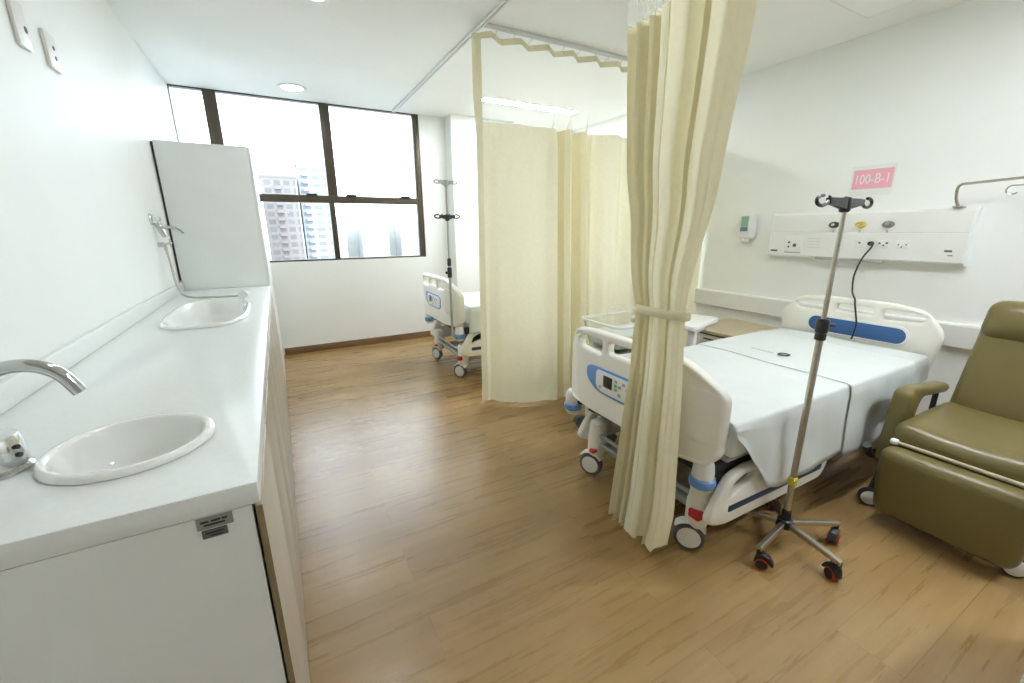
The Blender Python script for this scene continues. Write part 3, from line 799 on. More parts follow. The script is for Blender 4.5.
hem2 = [(2.28, 0.265), (2.5, 0.235), (2.7, 0.265), (2.99, 0.325)]
ds = obj('draw_sheet', sheet_bm(2.285, 2.99, lambda x: lerp_k(hem2, x), 0.6284, MY0 - 0.0120, MY1 + 0.010, 44, 3), M_SHEET, smooth=60); solid(ds, 0.0012)
tag(ds, 'white draw sheet with small dark ring emblem laid over the near bed', 'bed sheet', 'white bed sheets')
# emblem printed on the draw sheet: broken ring and a faint line beside it
em = nb()
zt = 0.6394
for a0, a1 in ((-60, 100), (120, 280)):
    lo = []
    for rr in (0.017, 0.034):
        lo.append([Vector((2.485 + rr * math.cos(math.radians(a0 + (a1 - a0) * k / 14)), 1.275 + rr * math.sin(math.radians(a0 + (a1 - a0) * k / 14)), zt)) for k in range(15)])
    rings(em, lo, closed=False)
o = obj('ring_emblem', em, M_DARK, ds, smooth=0); o['label'] = 'dark broken ring emblem'
em = nb()
for k in range(7): add_box(em, 2.455, 2.468, 1.325 + k * 0.019, 1.338 + k * 0.019, zt - 0.0008, zt)
o = obj('emblem_caption', em, M_GREYP, ds, smooth=0); o['label'] = 'faint grey print'
fs = obj('bed_sheet', sheet_bm(1.412, 3.185, lambda x: 0.44, 0.6795, MY0 - 0.004 + 2.52, MY1 + 0.004 + 2.52, 60, 9), M_SHEET, smooth=60); solid(fs, 0.0012)
tag(fs, 'white sheet covering the far bed by the window', 'bed sheet', 'white bed sheets')

# ------------------------------------------------------------------ IV stand (near)
IX, IY = 1.796, 0.802
iv = thing('iv_stand', 'steel drip stand with five wheeled legs and black double hook beside the near bed', 'drip stand', (IX, IY, 0), 'steel drip stands')
bm = nb(); add_cyl(bm, (IX, IY, 0.10), (IX, IY, 0.975), 0.0125); obj('lower_pole', bm, M_STEEL, iv)
bm = nb(); add_cyl(bm, (IX, IY, 0.975), (IX, IY, 1.43), 0.0085); obj('upper_pole', bm, M_STEEL, iv)
bm = nb(); add_lathe(bm, [(0.014, 0.925), (0.019, 0.928), (0.019, 0.950), (0.016, 0.953), (0.021, 0.957), (0.023, 0.975), (0.023, 1.000), (0.019, 1.008), (0.009, 1.010)], (IX, IY, 0)); 
add_cyl(bm, (IX + 0.015, IY - 0.01, 0.985), (IX + 0.035, IY - 0.025, 0.985), 0.007); obj('height_clamp', bm, M_BLACK, iv)
bm = nb(); add_lathe(bm, [(0.0128, 0.285), (0.0165, 0.288), (0.0165, 0.322), (0.0128, 0.325)], (IX, IY, 0)); add_box(bm, IX - 0.022, IX - 0.005, IY - 0.018, IY - 0.012, 0.293, 0.318)
o = obj('tape_tag', bm, M_TYEL, iv); o['label'] = 'yellow tape round the pole'
bm = nb(); add_lathe(bm, [(0.012, 0.165), (0.017, 0.16), (0.020, 0.12), (0.030, 0.115), (0.034, 0.10), (0.034, 0.082), (0.024, 0.075)], (IX, IY, 0)); obj('base_hub', bm, M_BLACK, iv)
for k in range(5):
    a = math.radians(-172 + 72 * k); d = Vector((math.cos(a), math.sin(a), 0)); s = Vector((-d.y, d.x, 0))
    bm = nb(); lo = []
    for r, z, h, w in ((0.028, 0.100, 0.012, 0.011), (0.22, 0.092, 0.011, 0.011), (0.242, 0.091, 0.010, 0.010)):
        p = Vector((IX, IY, z)) + d * r
        lo.append([p + s * w + Vector((0, 0, -h)), p + s * w + Vector((0, 0, h * .6)), p + s * w * .6 + Vector((0, 0, h)), p - s * w * .6 + Vector((0, 0, h)), p - s * w + Vector((0, 0, h * .6)), p - s * w + Vector((0, 0, -h))])
    rings(bm, lo); lg = obj('leg', bm, M_STEEL, iv)
    e = Vector((IX, IY, 0)) + d * 0.232
    td = Vector((math.cos(a + 1.9 + k), math.sin(a + 1.9 + k), 0)); ts = Vector((-td.y, td.x, 0))
    ca = nb(); add_cyl(ca, e + Vector((0, 0, 0.086)), e + Vector((0, 0, 0.062)), 0.011); 
    q = e + td * 0.014
    hood = curve_mesh([round_poly([(-0.030, 0.022), (-0.022, 0.060), (0.0, 0.070), (0.026, 0.060), (0.044, 0.030), (0.036, 0.022), (0.018, 0.040), (-0.014, 0.034)], 0.006, 3)], 0.030, 0.003, 1)
    for v in hood.verts: v.co = Vector((q.x, q.y, 0)) + td * v.co.x + Vector((0, 0, v.co.y)) + ts * v.co.z
    merge(ca, hood); c_ = obj('caster', ca, M_BLACK, lg); c_['label'] = 'black caster'
    wb = nb()
    for off in (-0.0125, 0.0125): add_lathe(wb, [(0.014, -0.007), (0.0225, -0.007), (0.0245, 0), (0.0225, 0.007), (0.014, 0.007)], q + ts * off + Vector((0, 0, 0.0245)), ts, 20)
    o = obj('caster_wheel', wb, M_RED, lg); o['label'] = 'red caster tyres'
    wb = nb()
    add_cyl(wb, q - ts * 0.0205 + Vector((0, 0, 0.026)), q + ts * 0.0205 + Vector((0, 0, 0.026)), 0.0205, seg=20); o = obj('caster_cheek', wb, M_BLACK, lg); o['label'] = 'black wheel cheeks'
def hook_head(x, y, z, R, ang, t, m, hookr, arms=2):
    bm = nb(); d = Vector((math.cos(ang), math.sin(ang), 0)); s = Vector((-d.y, d.x, 0))
    add_lathe(bm, [(0.012, -0.035), (0.017, -0.030), (0.018, 0.008), (0.014, 0.016), (0.004, 0.018)], (x, y, z), seg=16)
    for sg in (-1, 1):
        lo = []
        for r, h, w, dz in ((0.008, 0.019, 0.012, -0.006), (R * 0.35, 0.014, 0.010, -0.001), (R * 0.62, 0.010, 0.008, 0.002)):
            p = Vector((x, y, z + dz)) + d * sg * r
            lo.append([p + s * w + Vector((0, 0, -h)), p + s * w + Vector((0, 0, h)), p - s * w + Vector((0, 0, h)), p - s * w + Vector((0, 0, -h))])
        rings(bm, lo)
        cpos = Vector((x, y, z + 0.001)) + d * sg * (R - hookr * 1.6)
        pts = [Vector((x, y, z + 0.002)) + d * sg * R * 0.6]
        for k in range(12):
            a = math.radians(205 + 23 * k); pts.append(cpos + d * sg * hookr * 1.6 * math.cos(a) + Vector((0, 0, hookr * 0.7 * math.sin(a))))
        add_tube(bm, pts, 0.0058, 8, 3)
        nubp = Vector((x, y, z)) + d * sg * R * 0.3
        add_cyl(bm, nubp + s * 0.012, nubp + s * 0.03 + Vector((0, 0, 0.022)), 0.005, 0.004, 8)
    return bm
o = obj('hook_head', hook_head(IX, IY, 1.433, 0.208, math.radians(2), 0, M_BLACK, 0.023), M_BLACK, iv); o['label'] = 'black double hook'

# ------------------------------------------------------------------ far drip pole, set in the far bed's corner socket
FX, FY = 1.268, 3.42
fp = thing('iv_pole', 'thin steel drip pole standing at the foot of the far bed by the window', 'drip stand', (FX, FY, 0.40), 'steel drip stands')
bm = nb(); add_cyl(bm, (FX, FY, 0.42), (FX, FY, 1.10), 0.0115); obj('lower_pole', bm, M_GREYM, fp)
bm = nb(); add_cyl(bm, (FX, FY, 1.10), (FX, FY, 1.712), 0.008); obj('upper_pole', bm, M_GREYM, fp)
bm = nb(); add_lathe(bm, [(0.012, 1.045), (0.017, 1.05), (0.017, 1.10), (0.010, 1.11)], (FX, FY, 0)); add_cyl(bm, (FX - 0.012, FY, 0.99), (FX - 0.034, FY - 0.01, 0.99), 0.012); add_lathe(bm, [(0.0116, 0.945), (0.019, 0.95), (0.019, 1.03), (0.0116, 1.035)], (FX, FY, 0)); obj('height_clamp', bm, M_BLACK, fp)
bm = hook_head(FX, FY, 1.448, 0.115, math.radians(8), 0, M_BLACK, 0.020); o = obj('hook_bracket', bm, M_BLACK, fp); o['label'] = 'black cross hook'
bm = hook_head(FX, FY, 1.715, 0.105, math.radians(8), 0, M_STEEL, 0.018); o = obj('hook_head', bm, M_GREYM, fp); o['label'] = 'steel top hooks'

# ------------------------------------------------------------------ bassinet on the far side of the near bed
sx0, sx1, sy0, sy1 = 1.685, 2.185, 1.785, 2.155
ba = thing('bassinet', 'clear plastic baby bassinet on a trolley behind the near bed', 'bassinet', ((sx0 + sx1) / 2, (sy0 + sy1) / 2, 0))
bm = nb(); lo = []
for e, z in ((-0.05, 0.60), (-0.03, 0.62), (0.0, 0.78)):
    lo.append([Vector((x, y, z)) for x, y in rrect(sx0 - e * 0 + (-e), sx1 + e, sy0 - e, sy1 + e, 0.06)])
rings(bm, lo); 
bm.faces.ensure_lookup_table(); bmesh.ops.delete(bm, geom=[f for f in bm.faces if all(abs(v.co.z - 0.78) < 1e-4 for v in f.verts)], context='FACES')
o = obj('basin', bm, M_PLASTIC, ba, recalc=False); o['label'] = 'clear plastic basin'
bm = to_xy(curve_mesh([rrect(sx0 - 0.012, sx1 + 0.012, sy0 - 0.012, sy1 + 0.012, 0.07), rrect(sx0 + 0.008, sx1 - 0.008, sy0 + 0.008, sy1 - 0.008, 0.055)], 0.016, 0.005, 2), 0.78); obj('rim', bm, M_TEAL, ba)
bm = nb(); add_cushion(bm, ((sx0 + sx1) / 2, (sy0 + sy1) / 2, 0.668), (sx1 - sx0 - 0.085, sy1 - sy0 - 0.085, 0.085), 0.03, (0, 0, 0.012)); obj('mattress_pad', bm, M_SHEET, ba)
bm = nb(); add_tube(bm, [(1.92, sy1 - 0.005, 0.785), (1.95, sy1 + 0.005, 0.81), (2.10, sy1 + 0.005, 0.83), (2.16, sy1 - 0.005, 0.785)], 0.004, 8, 5); obj('card_holder', bm, M_TEAL, ba)
bm = nb()
add_box(bm, sx0 + 0.02, sx1 - 0.02, sy0 + 0.03, sy1 - 0.03, 0.555, 0.60, 0.012)
for x in (sx0 + 0.05, sx1 - 0.05):
    for y in (sy0 + 0.06, sy1 - 0.06): add_tube(bm, [(x, y, 0.10), (x, y, 0.56)], 0.014, 10)
add_box(bm, sx0 + 0.03, sx1 - 0.03, sy0 + 0.05, sy1 - 0.05, 0.22, 0.24, 0.006)
obj('trolley_frame', bm, M_WHITE, ba)
for x in (sx0 + 0.03, sx1 - 0.03):
    for y in (sy0 + 0.05, sy1 - 0.05):
        bm = nb(); add_lathe(bm, [(0.03, -0.018), (0.044, -0.016), (0.046, 0), (0.044, 0.016), (0.03, 0.018)], (x - 0.015, y, 0.047), (-0.5, -0.85, 0), 22)
        hood = curve_mesh([round_poly([(-0.055, 0.04), (-0.045, 0.085), (0.0, 0.105), (0.045, 0.08), (0.05, 0.05), (0.0, 0.058)], 0.012, 3)], 0.044, 0.005, 1)
        remap(hood, lambda v, x=x, y=y: Vector((x - 0.015 + v.x * 0.85, y - v.x * 0.5 + v.z * 0.85, v.y)))
        merge(bm, hood); obj('caster', bm, M_RUBBER, ba)

# overbed table beside the bassinet
ot = thing('overbed_table', 'white overbed table top seen between the tied curtain and bedside cabinet', 'table', (2.46, 2.05, 0))
bm = to_xy(curve_mesh([round_poly([(2.335, 1.760), (2.745, 1.885), (2.605, 2.345), (2.195, 2.220)], 0.03, 5)], 0.034, 0.008, 2), 0.703); obj('table_top', bm, M_WHITE, ot)
def rot_box(bm, u0, u1, v0, v1, z0, z1, bev):
    t = bmesh.new(); add_box(t, u0, u1, v0, v1, z0, z1, bev)
    a = math.radians(17); c, s_ = math.cos(a), math.sin(a)
    for v in t.verts: v.co = Vector((2.335 + v.co.x * c - v.co.y * s_, 1.760 + v.co.x * s_ + v.co.y * c, v.co.z))
    merge(bm, t)
bm = nb(); rot_box(bm, 0.045, 0.095, 0.02, 0.07, 0.07, 0.688, 0.008); rot_box(bm, 0.045, 0.24, 0.025, 0.065, 0.655, 0.688, 0.006); obj('column', bm, M_WHITE, ot)
bm = nb(); rot_box(bm, 0.04, 0.10, 0.02, 0.46, 0.05, 0.08, 0.01); obj('base', bm, M_WHITE, ot)
for q in ((2.40, 1.815), (2.275, 2.20)):
    bm = nb(); add_lathe(bm, [(0.016, -0.01), (0.024, -0.01), (0.025, 0), (0.024, 0.01), (0.016, 0.01)], (q[0], q[1], 0.026), (1, 0.3, 0), 16); obj('caster', bm, M_RUBBER, ot)

# corner of a pale cabinet at the lower right edge of the view
lc = thing('storage_cabinet', 'pale grey low cabinet whose corner shows at the bottom right edge of the floor', 'cabinet', (1.84, -0.15, 0))
bm = nb(); add_box(bm, 1.634, 2.07, -0.40, 0.092, 0.0, 0.52, 0.004); obj('body', bm, M_LAMW, lc)
bm = nb(); add_box(bm, 1.622, 2.09, -0.41, 0.096, 0.52, 0.542, 0.003); obj('cabinet_top', bm, M_LAMW, lc)
bm = nb(); add_box(bm, 1.620, 1.634, -0.395, 0.090, 0.02, 0.515, 0.002); d_ = obj('door', bm, M_LAMW, lc)
bm = nb(); add_box(bm, 1.609, 1.620, -0.34, -0.24, 0.44, 0.452, 0.002); obj('handle', bm, M_STEEL, d_)

# bedside cabinet
bc = thing('bedside_cabinet', 'beige topped bedside cabinet beside the head of the near bed', 'cabinet', (3.24, 2.02, 0))
bm = nb(); add_box(bm, 2.975, 3.51, 1.875, 2.30, 0.06, 0.505, 0.006); obj('body', bm, M_CREAM, bc)
bm = to_xy(curve_mesh([rrect(2.945, 3.53, 1.845, 2.33, 0.03)], 0.030, 0.008, 2), 0.537); obj('cabinet_top', bm, M_BEIGE, bc)
box_obj('top_gap', (2.985, 3.50, 1.885, 2.29, 0.505, 0.522), M_DARK, bc)
for z0, z1 in ((0.385, 0.495), (0.08, 0.375)):
    bm = nb(); add_box(bm, 2.962, 2.975, 1.885, 2.29, z0, z1, 0.004); d = obj('drawer' if z0 > 0.2 else 'door', bm, M_CREAM, bc)
    bm = nb(); add_box(bm, 2.950, 2.962, 2.02, 2.15, z1 - 0.022, z1 - 0.012, 0.003); obj('handle', bm, M_DARK, d)
for x in (3.03, 3.46):
    for y in (1.92, 2.26):
        bm = nb(); add_lathe(bm, [(0.018, -0.012), (0.028, -0.01), (0.029, 0), (0.028, 0.01), (0.018, 0.012)], (x, y, 0.03), (0, 1, 0), 16); obj('caster', bm, M_RUBBER, bc)

# ------------------------------------------------------------------ recliner
ry0, ry1 = 0.225, 0.695; rc = (ry0 + ry1) / 2
rec = thing('recliner_chair', 'olive vinyl reclining armchair with footrest beside the near bed', 'armchair', (2.7, rc, 0))
# seat: sculpted, dips toward the back
def seat_t(o, h):
    o.z += 0.018 * (o.y / h[1]) ** 2 * (1 if o.z > 0 else 0) - 0.012 * max(0, o.x / h[0]) 
    return o
bm = nb(); add_cushion(bm, (2.665, rc, 0.415), (0.60, ry1 - ry0 + 0.005, 0.125), 0.048, (0.012, 0, 0.010), ni=8, taper=seat_t); obj('seat', bm, M_LEATHER, rec, smooth=60)
# backrest and headrest along a reclined line
tilt = math.radians(19)
Mb = Matrix.Rotation(tilt, 4, 'Y')
def back_t(o, h):
    f = (o.z / h[2] + 1) / 2
    o.y *= 1.0 - 0.05 * f
    o.x += 0.02 * math.cos(PI * o.y / (2 * h[1])) * 0.5
    return o
bm = nb(); add_cushion(bm, (3.046, rc, 0.690), (0.115, ry1 - ry0 - 0.03, 0.60), 0.05, (0.018, 0.0, 0), Mb, ni=8, taper=back_t); obj('backrest', bm, M_LEATHER, rec, smooth=60)
def head_t(o, h):
    f = (o.z / h[2] + 1) / 2
    o.y *= 1.0 - 0.02 * f * f
    return o
bm = nb(); add_cushion(bm, (3.102, rc, 0.888), (0.135, ry1 - ry0 - 0.048, 0.20), 0.055, (0.022, 0, 0.012), Mb, ni=8, taper=head_t); obj('headrest', bm, M_LEATHER, rec, smooth=60)
# footrest hanging in front
Mf = Matrix.Rotation(math.radians(-4), 4, 'Y')
def foot_t(o, h):
    f = (o.z / h[2] + 1) / 2
    o.y *= 1 - 0.08 * max(0, 0.5 - f) ** 1.5 * 2.0
    return o
bm = nb(); add_cushion(bm, (2.335, rc, 0.222), (0.105, ry1 - ry0 + 0.01, 0.335), 0.045, (0.016, 0, 0), Mf, ni=8, taper=foot_t); obj('footrest', bm, M_LEATHER, rec, smooth=60)
for sgn in (1, -1):
    y = ry1 + 0.042 if sgn > 0 else ry0 - 0.042
    bm = nb()
    outer = round_poly([(2.455, 0.225), (2.55, 0.225), (2.655, 0.542), (2.98, 0.502), (3.02, 0.522), (3.0, 0.552), (2.58, 0.606), (2.51, 0.598)], [0.03, 0.04, 0.05, 0.02, 0.02, 0.02, 0.05, 0.05], 5)
    add = to_xz(curve_mesh([outer], 0.072, 0.022, 4), y); obj('armrest', add, M_LEATHER, rec, smooth=50)
    bm = nb(); add_box(bm, 2.50, 3.16, y - 0.02, y + 0.02, 0.17, 0.23, 0.008); add_tube(bm, [(2.96, y, 0.23), (2.96, y, 0.51)], 0.012, 8); obj('side_frame', bm, M_DARK, rec)
bm = nb(); add_box(bm, 2.50, 3.14, ry0, ry1, 0.19, 0.35, 0.01); obj('under_frame', bm, M_DARK, rec)
bm = nb(); add_tube(bm, [(2.352, ry1 - 0.015, 0.402), (2.352, ry0 - 0.0, 0.402)], 0.0085, 10)
rb = obj('release_bar', bm, M_BEIGE, rec)
bm = nb(); add_lathe(bm, [(0.008, -0.02), (0.014, -0.018), (0.015, 0.0), (0.011, 0.008)], (2.352, ry1 - 0.015, 0.402), (0, 1, 0), 14); o = obj('bar_knob', bm, M_WHITE, rb); o['label'] = 'white knob'
bm = nb(); add_tube(bm, [(2.50, ry1 + 0.085, 0.24), (2.45, ry1 + 0.09, 0.26), (2.40, ry1 + 0.09, 0.32)], 0.018, 8, 4); obj('recline_lever', bm, M_DARK, rec)
for x, y in ((2.435, ry1 + 0.045), (2.40, ry0 + 0.022), (3.12, ry1 + 0.02), (3.12, ry0 - 0.02)):
    bm = nb(); ax = Vector((-0.88, -0.48, 0)).normalized()
    p = Vector((x, y, 0.046))
    add_lathe(bm, [(0.034, -0.016), (0.043, -0.014), (0.0455, 0), (0.043, 0.014), (0.034, 0.016)], p, ax, 22); 
    add_tube(bm, [p + Vector((0.03, 0.01, 0.03)), p + Vector((0.05, 0.0, 0.13))], 0.013, 8)
    w = obj('caster', bm, M_DARK, rec)
    bm = nb(); add_lathe(bm, [(0.036, -0.018), (0.036, 0.016), (0.030, 0.020), (0.001, 0.021)], p, ax, 22); o = obj('caster_cap', bm, M_WHITE, w); o['label'] = 'pale wheel cap'

# ------------------------------------------------------------------ wall unit
UY0, UY1, UZ0, UZ1 = 0.945, 2.155, 1.108, 1.455
un = thing('bedhead_panel', 'white medical supply panel with gas outlets on the right wall', 'wall panel', (XR, 1.55, UZ0))
prof = [(0.0, 0.0), (0.052, 0.004), (0.062, 0.02), (0.056, 0.195), (0.050, 0.20), (0.050, 0.285), (0.040, 0.330), (0.020, 0.347), (0.0, 0.347)]
def ext_profile(pr, y0, y1, z0):
    bm = nb(); rings(bm, [[Vector((XR - a, y, z0 + b)) for a, b in pr] for y in (y0, y1)]); return bm
body = nb(); 
b1 = ext_profile(prof, UY0 + 0.014, UY1 - 0.014, UZ0); o = obj('panel_body', b1, M_WHITE, un, smooth=25)
for ya, yb in ((UY0, UY0 + 0.014), (UY1 - 0.014, UY1)):
    pr2 = [(0.0, -0.004), (0.058, 0.0), (0.068, 0.02), (0.062, 0.20), (0.055, 0.29), (0.044, 0.335), (0.022, 0.352), (0.0, 0.352)]
    obj('end_cap', ext_profile(pr2, ya, yb, UZ0), M_LAMW, un, smooth=25)
bm = nb(); add_box(bm, XR - 0.060, XR - 0.02, 1.345, 1.775, UZ0 - 0.004, UZ0 + 0.012); o = obj('cable_trough', bm, M_GREYM, un); o['label'] = 'grey recessed trough'
bm = nb(); add_box(bm, XR - 0.0525, XR - 0.05, UY0 + 0.014, UY1 - 0.014, UZ0 + 0.196, UZ0 + 0.200); obj('seam', bm, M_GREYM, un)
for y, m, nm in ((1.688, M_DGREEN, 'dark green'), (1.522, M_YELLOW, 'yellow'), (1.362, M_GREY, 'grey')):
    z = UZ0 + 0.252
    bm = nb(); add_lathe(bm, [(0.034, 0.0), (0.034, 0.014), (0.030, 0.020), (0.016, 0.020), (0.014, 0.012), (0.001, 0.012)], (XR - 0.049, y, z), (-1, 0, 0.12), 24)
    for v in bm.verts: v.co.z = z + (v.co.z - z) * 0.68
    g = obj('gas_outlet', bm, m, un); g['label'] = nm + ' ringed gas outlet'
    bm = nb(); add_lathe(bm, [(0.013, 0.010), (0.012, 0.028), (0.006, 0.030)], (XR - 0.049, y, z), (-1, 0, 0.12), 16); obj('outlet_core', bm, M_CHROME, g)
    bm = nb(); add_box(bm, XR - 0.0535, XR - 0.048, y - 0.006, y + 0.006, z - 0.055, z - 0.036, 0.001); obj('outlet_tab', bm, M_GREYP, g)
xs_ = XR - 0.0605
# socket modules: plate with dark holes
def module(name, y0, y1, z0, z1, holes, label=None):
    bm = nb(); add_box(bm, xs_ - 0.003, xs_ + 0.006, y0, y1, z0, z1, 0.0015); g = obj(name, bm, M_PAPER, un)
    bm = nb()
    for y, z, r in holes: add_cyl(bm, (xs_ - 0.0042, y, z), (xs_ - 0.0025, y, z), r, seg=10)
    if holes: obj('socket_holes', bm, M_RUBBER, g)
    if label: g['label'] = label
    return g
zc_ = UZ0 + 0.115
module('call_module', 1.888, 2.012, UZ0 + 0.040, UZ0 + 0.172, [(1.985, zc_ + 0.004, 0.009), (1.985, zc_ - 0.030, 0.008), (1.94, zc_ - 0.018, 0.014)], 'small white nurse call module')
bm = nb(); add_box(bm, xs_ - 0.006, xs_, 1.888, 2.012, UZ0 + 0.036, UZ0 + 0.046, 0.001); obj('module_lip', bm, M_GREYM, un)
module('socket', 1.605, 1.665, zc_ - 0.02, zc_ + 0.035, [(1.635, zc_ + 0.012, 0.009)])
module('socket', 1.470, 1.530, zc_ - 0.02, zc_ + 0.035, [(1.502, zc_ + 0.012, 0.007)])
module('socket', 1.335, 1.395, zc_ - 0.02, zc_ + 0.035, [(1.385, zc_ + 0.012, 0.007), (1.362, zc_ - 0.002, 0.006), (1.345, zc_ + 0.014, 0.007)])
module('socket', 1.225, 1.295, zc_ - 0.02, zc_ + 0.035, [(1.28, zc_ + 0.006, 0.005), (1.262, zc_ - 0.010, 0.005), (1.24, zc_ + 0.006, 0.005)])
bm = nb()
for k in range(4): add_box(bm, xs_ - 0.0008, xs_ + 0.004, 1.755, 1.855, UZ0 + 0.085 + 0.022 * k, UZ0 + 0.0865 + 0.022 * k)
obj('embossed_lines', bm, M_GREYM, un)
bm = nb(); add_box(bm, xs_ - 0.001, xs_ + 0.004, 2.07, 2.125, UZ0 + 0.045, UZ0 + 0.058); obj('maker_badge', bm, M_RUBBER, un)
bm = nb(); add_box(bm, xs_ - 0.001, xs_ + 0.004, 1.012, 1.048, UZ0 + 0.082, UZ0 + 0.094); add_box(bm, xs_ - 0.001, xs_ + 0.004, 1.005, 1.028, UZ0 + 0.058, UZ0 + 0.064); obj('maker_badge', bm, M_RUBBER, un)
bm = nb(); add_box(bm, xs_ - 0.001, xs_ + 0.004, 1.010, 1.055, UZ0 + 0.028, UZ0 + 0.036); o = obj('maker_badge', bm, M_PINK, un); o['label'] = 'pink mark'

# hanging power cord plugged into the unit
cord = nb()
cz = zc_ + 0.008
add_cyl(cord, (xs_ - 0.003, 1.432, cz), (xs_ - 0.030, 1.432, cz + 0.002), 0.017, 0.013, 14)
cpts = [(xs_ - 0.028, 1.432, cz), (3.60, 1.400, 1.215), (3.555, 1.425, 1.133), (3.46, 1.412, 1.026), (3.36, 1.365, 0.938), (3.285, 1.322, 0.911), (3.238, 1.290, 0.892), (3.221, 1.276, 0.855), (3.212, 1.258, 0.800), (3.208, 1.244, 0.735), (3.20, 1.250, 0.642)]
add_tube(cord, cpts, 0.0055, 8, 8)
tag(obj('power_cord', cord, M_BLACK, smooth=60), 'black power cord hanging from the wall panel behind the bed', 'cord')

# curved steel arm above the panel, with hook
arm = thing('drip_arm', 'thin bent steel arm rising from the top of the wall panel', 'arm', (XR - 0.08, 1.03, UZ1))
bm = nb(); ap = [(XR - 0.050, 1.040, UZ1 + 0.008), (XR - 0.075, 1.050, UZ1 + 0.05), (XR - 0.11, 1.046, 1.558), (XR - 0.125, 1.030, 1.583), (XR - 0.13, 0.99, 1.588), (XR - 0.15, 0.70, 1.602), (XR - 0.17, 0.45, 1.612)]
add_tube(bm, ap, 0.0075, 10, 6); add_box(bm, XR - 0.060, XR - 0.002, 1.015, 1.065, UZ1 + 0.001, UZ1 + 0.012, 0.004); obj('arm_tube', bm, M_STEEL, arm)
bm = nb(); hk = []
for k in range(12):
    a = math.radians(215 + 22 * k); hk.append((XR - 0.15, 0.812 + 0.024 * math.cos(a), 1.537 + 0.024 * math.sin(a)))
hk += [(XR - 0.15, 0.780, 1.560), (XR - 0.15, 0.750, 1.575), (XR - 0.15, 0.735, 1.595)]
add_tube(bm, hk, 0.004, 8); obj('hook', bm, M_STEEL, arm)

# sign
sg = thing('room_sign', 'pink and white bed number sign on the wall above the panel', 'sign', (XR, 1.51, 1.58))
box_obj('sign_sheet', (XR - 0.004, XR - 0.0005, 1.402, 1.660, 1.560, 1.762), M_PAPER, sg)
box_obj('pink_field', (XR - 0.005, XR - 0.0038, 1.412, 1.645, 1.606, 1.735), M_PINK, sg)
bm = text_bm('100-B-1', 0.078)
remap(bm, lambda v: Vector((XR - 0.0056 - v.z, 1.53 - v.x * 0.86, 1.668 + v.y * 1.15)))
o = obj('lettering', bm, M_PAPER, sg, smooth=0); o['label'] = 'white bed number lettering'
# sanitiser dispenser
sd = thing('sanitizer_dispenser', 'white wall dispenser with green label left of the wall panel', 'dispenser', (XR, 2.38, 1.21))
bm = nb(); add_cushion(bm, (XR - 0.052, 2.365, 1.352), (0.095, 0.118, 0.205), 0.022, (0.006, 0, 0)); obj('housing', bm, M_WHITE, sd, smooth=60)
bm = nb(); add_lathe(bm, [(0.030, 0.06), (0.036, 0.03), (0.036, 0.012), (0.026, 0.0)], (XR - 0.062, 2.372, 1.215), seg=18); obj('nozzle_cover', bm, M_WHITE, sd)
box_obj('label_plate', (XR - 0.108, XR - 0.100, 2.328, 2.393, 1.345, 1.440), M_LABELG, sd)
box_obj('label_plate', (XR - 0.109, XR - 0.101, 2.328, 2.393, 1.315, 1.345), M_LABELB, sd)

# ------------------------------------------------------------------ left side: counter, cabinets, sinks
CY0, CY1 = 0.80, 3.935
# countertop with cut-outs
SCX, SCY, SA, SB = -0.317, 1.077, 0.142, 0.141
BCX, BCY, BA_, BB_ = -0.365, 2.78, 0.187, 0.44
def sup(cx, cy, a, b, n, k=48):
    out = []
    for i in range(k):
        t = 2 * PI * i / k; c, s = math.cos(t), math.sin(t)
        out.append((cx + a * math.copysign(abs(c) ** (2 / n), c), cy + b * math.copysign(abs(s) ** (2 / n), s)))
    return out
ct = thing('countertop', 'long white countertop with two sinks along the left wall', 'countertop', (-0.38, 2.37, ZT - 0.04))
bm = to_xy(curve_mesh([rrect(XL + 0.001, XF, CY0, CY1, 0.003, 2), sup(SCX, SCY, SA - 0.013, SB - 0.013, 2), sup(BCX, BCY, BA_ - 0.016, BB_ - 0.016, 3.2)], 0.042, 0.002, 1), ZT - 0.021)
obj('slab', bm, M_QUARTZ, ct, smooth=25)
bm = nb(); add_box(bm, XL + 0.001, XL + 0.022, CY0, CY1, ZT, 0.982, 0.003); obj('backsplash', bm, M_QUARTZ, ct)
def basin(name, label, outline, depth, bowl_in, z, m, group):
    t = thing(name, label, 'sink', (outline(1.0)[0][0] - 0.1, outline(1.0)[0][1], z), group)
    bm = nb()
    prof = [(1.0, 0.001), (1.0, 0.005), (0.985, 0.012), (0.95, 0.016), (0.905, 0.015), (0.875, 0.009), (0.85, -0.003), (0.82, -0.022), (0.76, -depth * 0.55), (0.66, -depth * 0.88), (0.42, -depth), (0.12, -depth * 1.02)]
    rings(bm, [[Vector((x, y, z + h)) for x, y in outline(s)] for s, h in prof], cap=False)
    vs = [v for v in bm.verts][-len(outline(1.0)):]
    bm.faces.new(vs)
    bmesh.ops.recalc_face_normals(bm, faces=list(bm.faces))
    o = obj('bowl', bm, m, t, smooth=70)
    return t
s1 = basin('oval_sink', 'oval white ceramic sink in the near end of the countertop', lambda s: sup(SCX, SCY, SA * s, SB * s, 2), 0.10, 0.02, ZT, M_CERAM, 'countertop sinks')
bm = nb(); add_lathe(bm, [(0.001, 0.003), (0.018, 0.003), (0.022, 0.0)], (SCX, SCY, ZT - 0.102), seg=20); obj('drain', bm, M_CHROME, s1)
def rim_scale(s):
    # keep the rim an even width on the long basin
    d = (1 - s) * 0.19
    return sup(BCX, BCY, BA_ - d, BB_ - d, 3.2)
s2 = basin('baby_bath_basin', 'long white baby bath basin in the far end of the countertop', rim_scale, 0.13, 0.02, ZT, M_CERAM, 'countertop sinks')
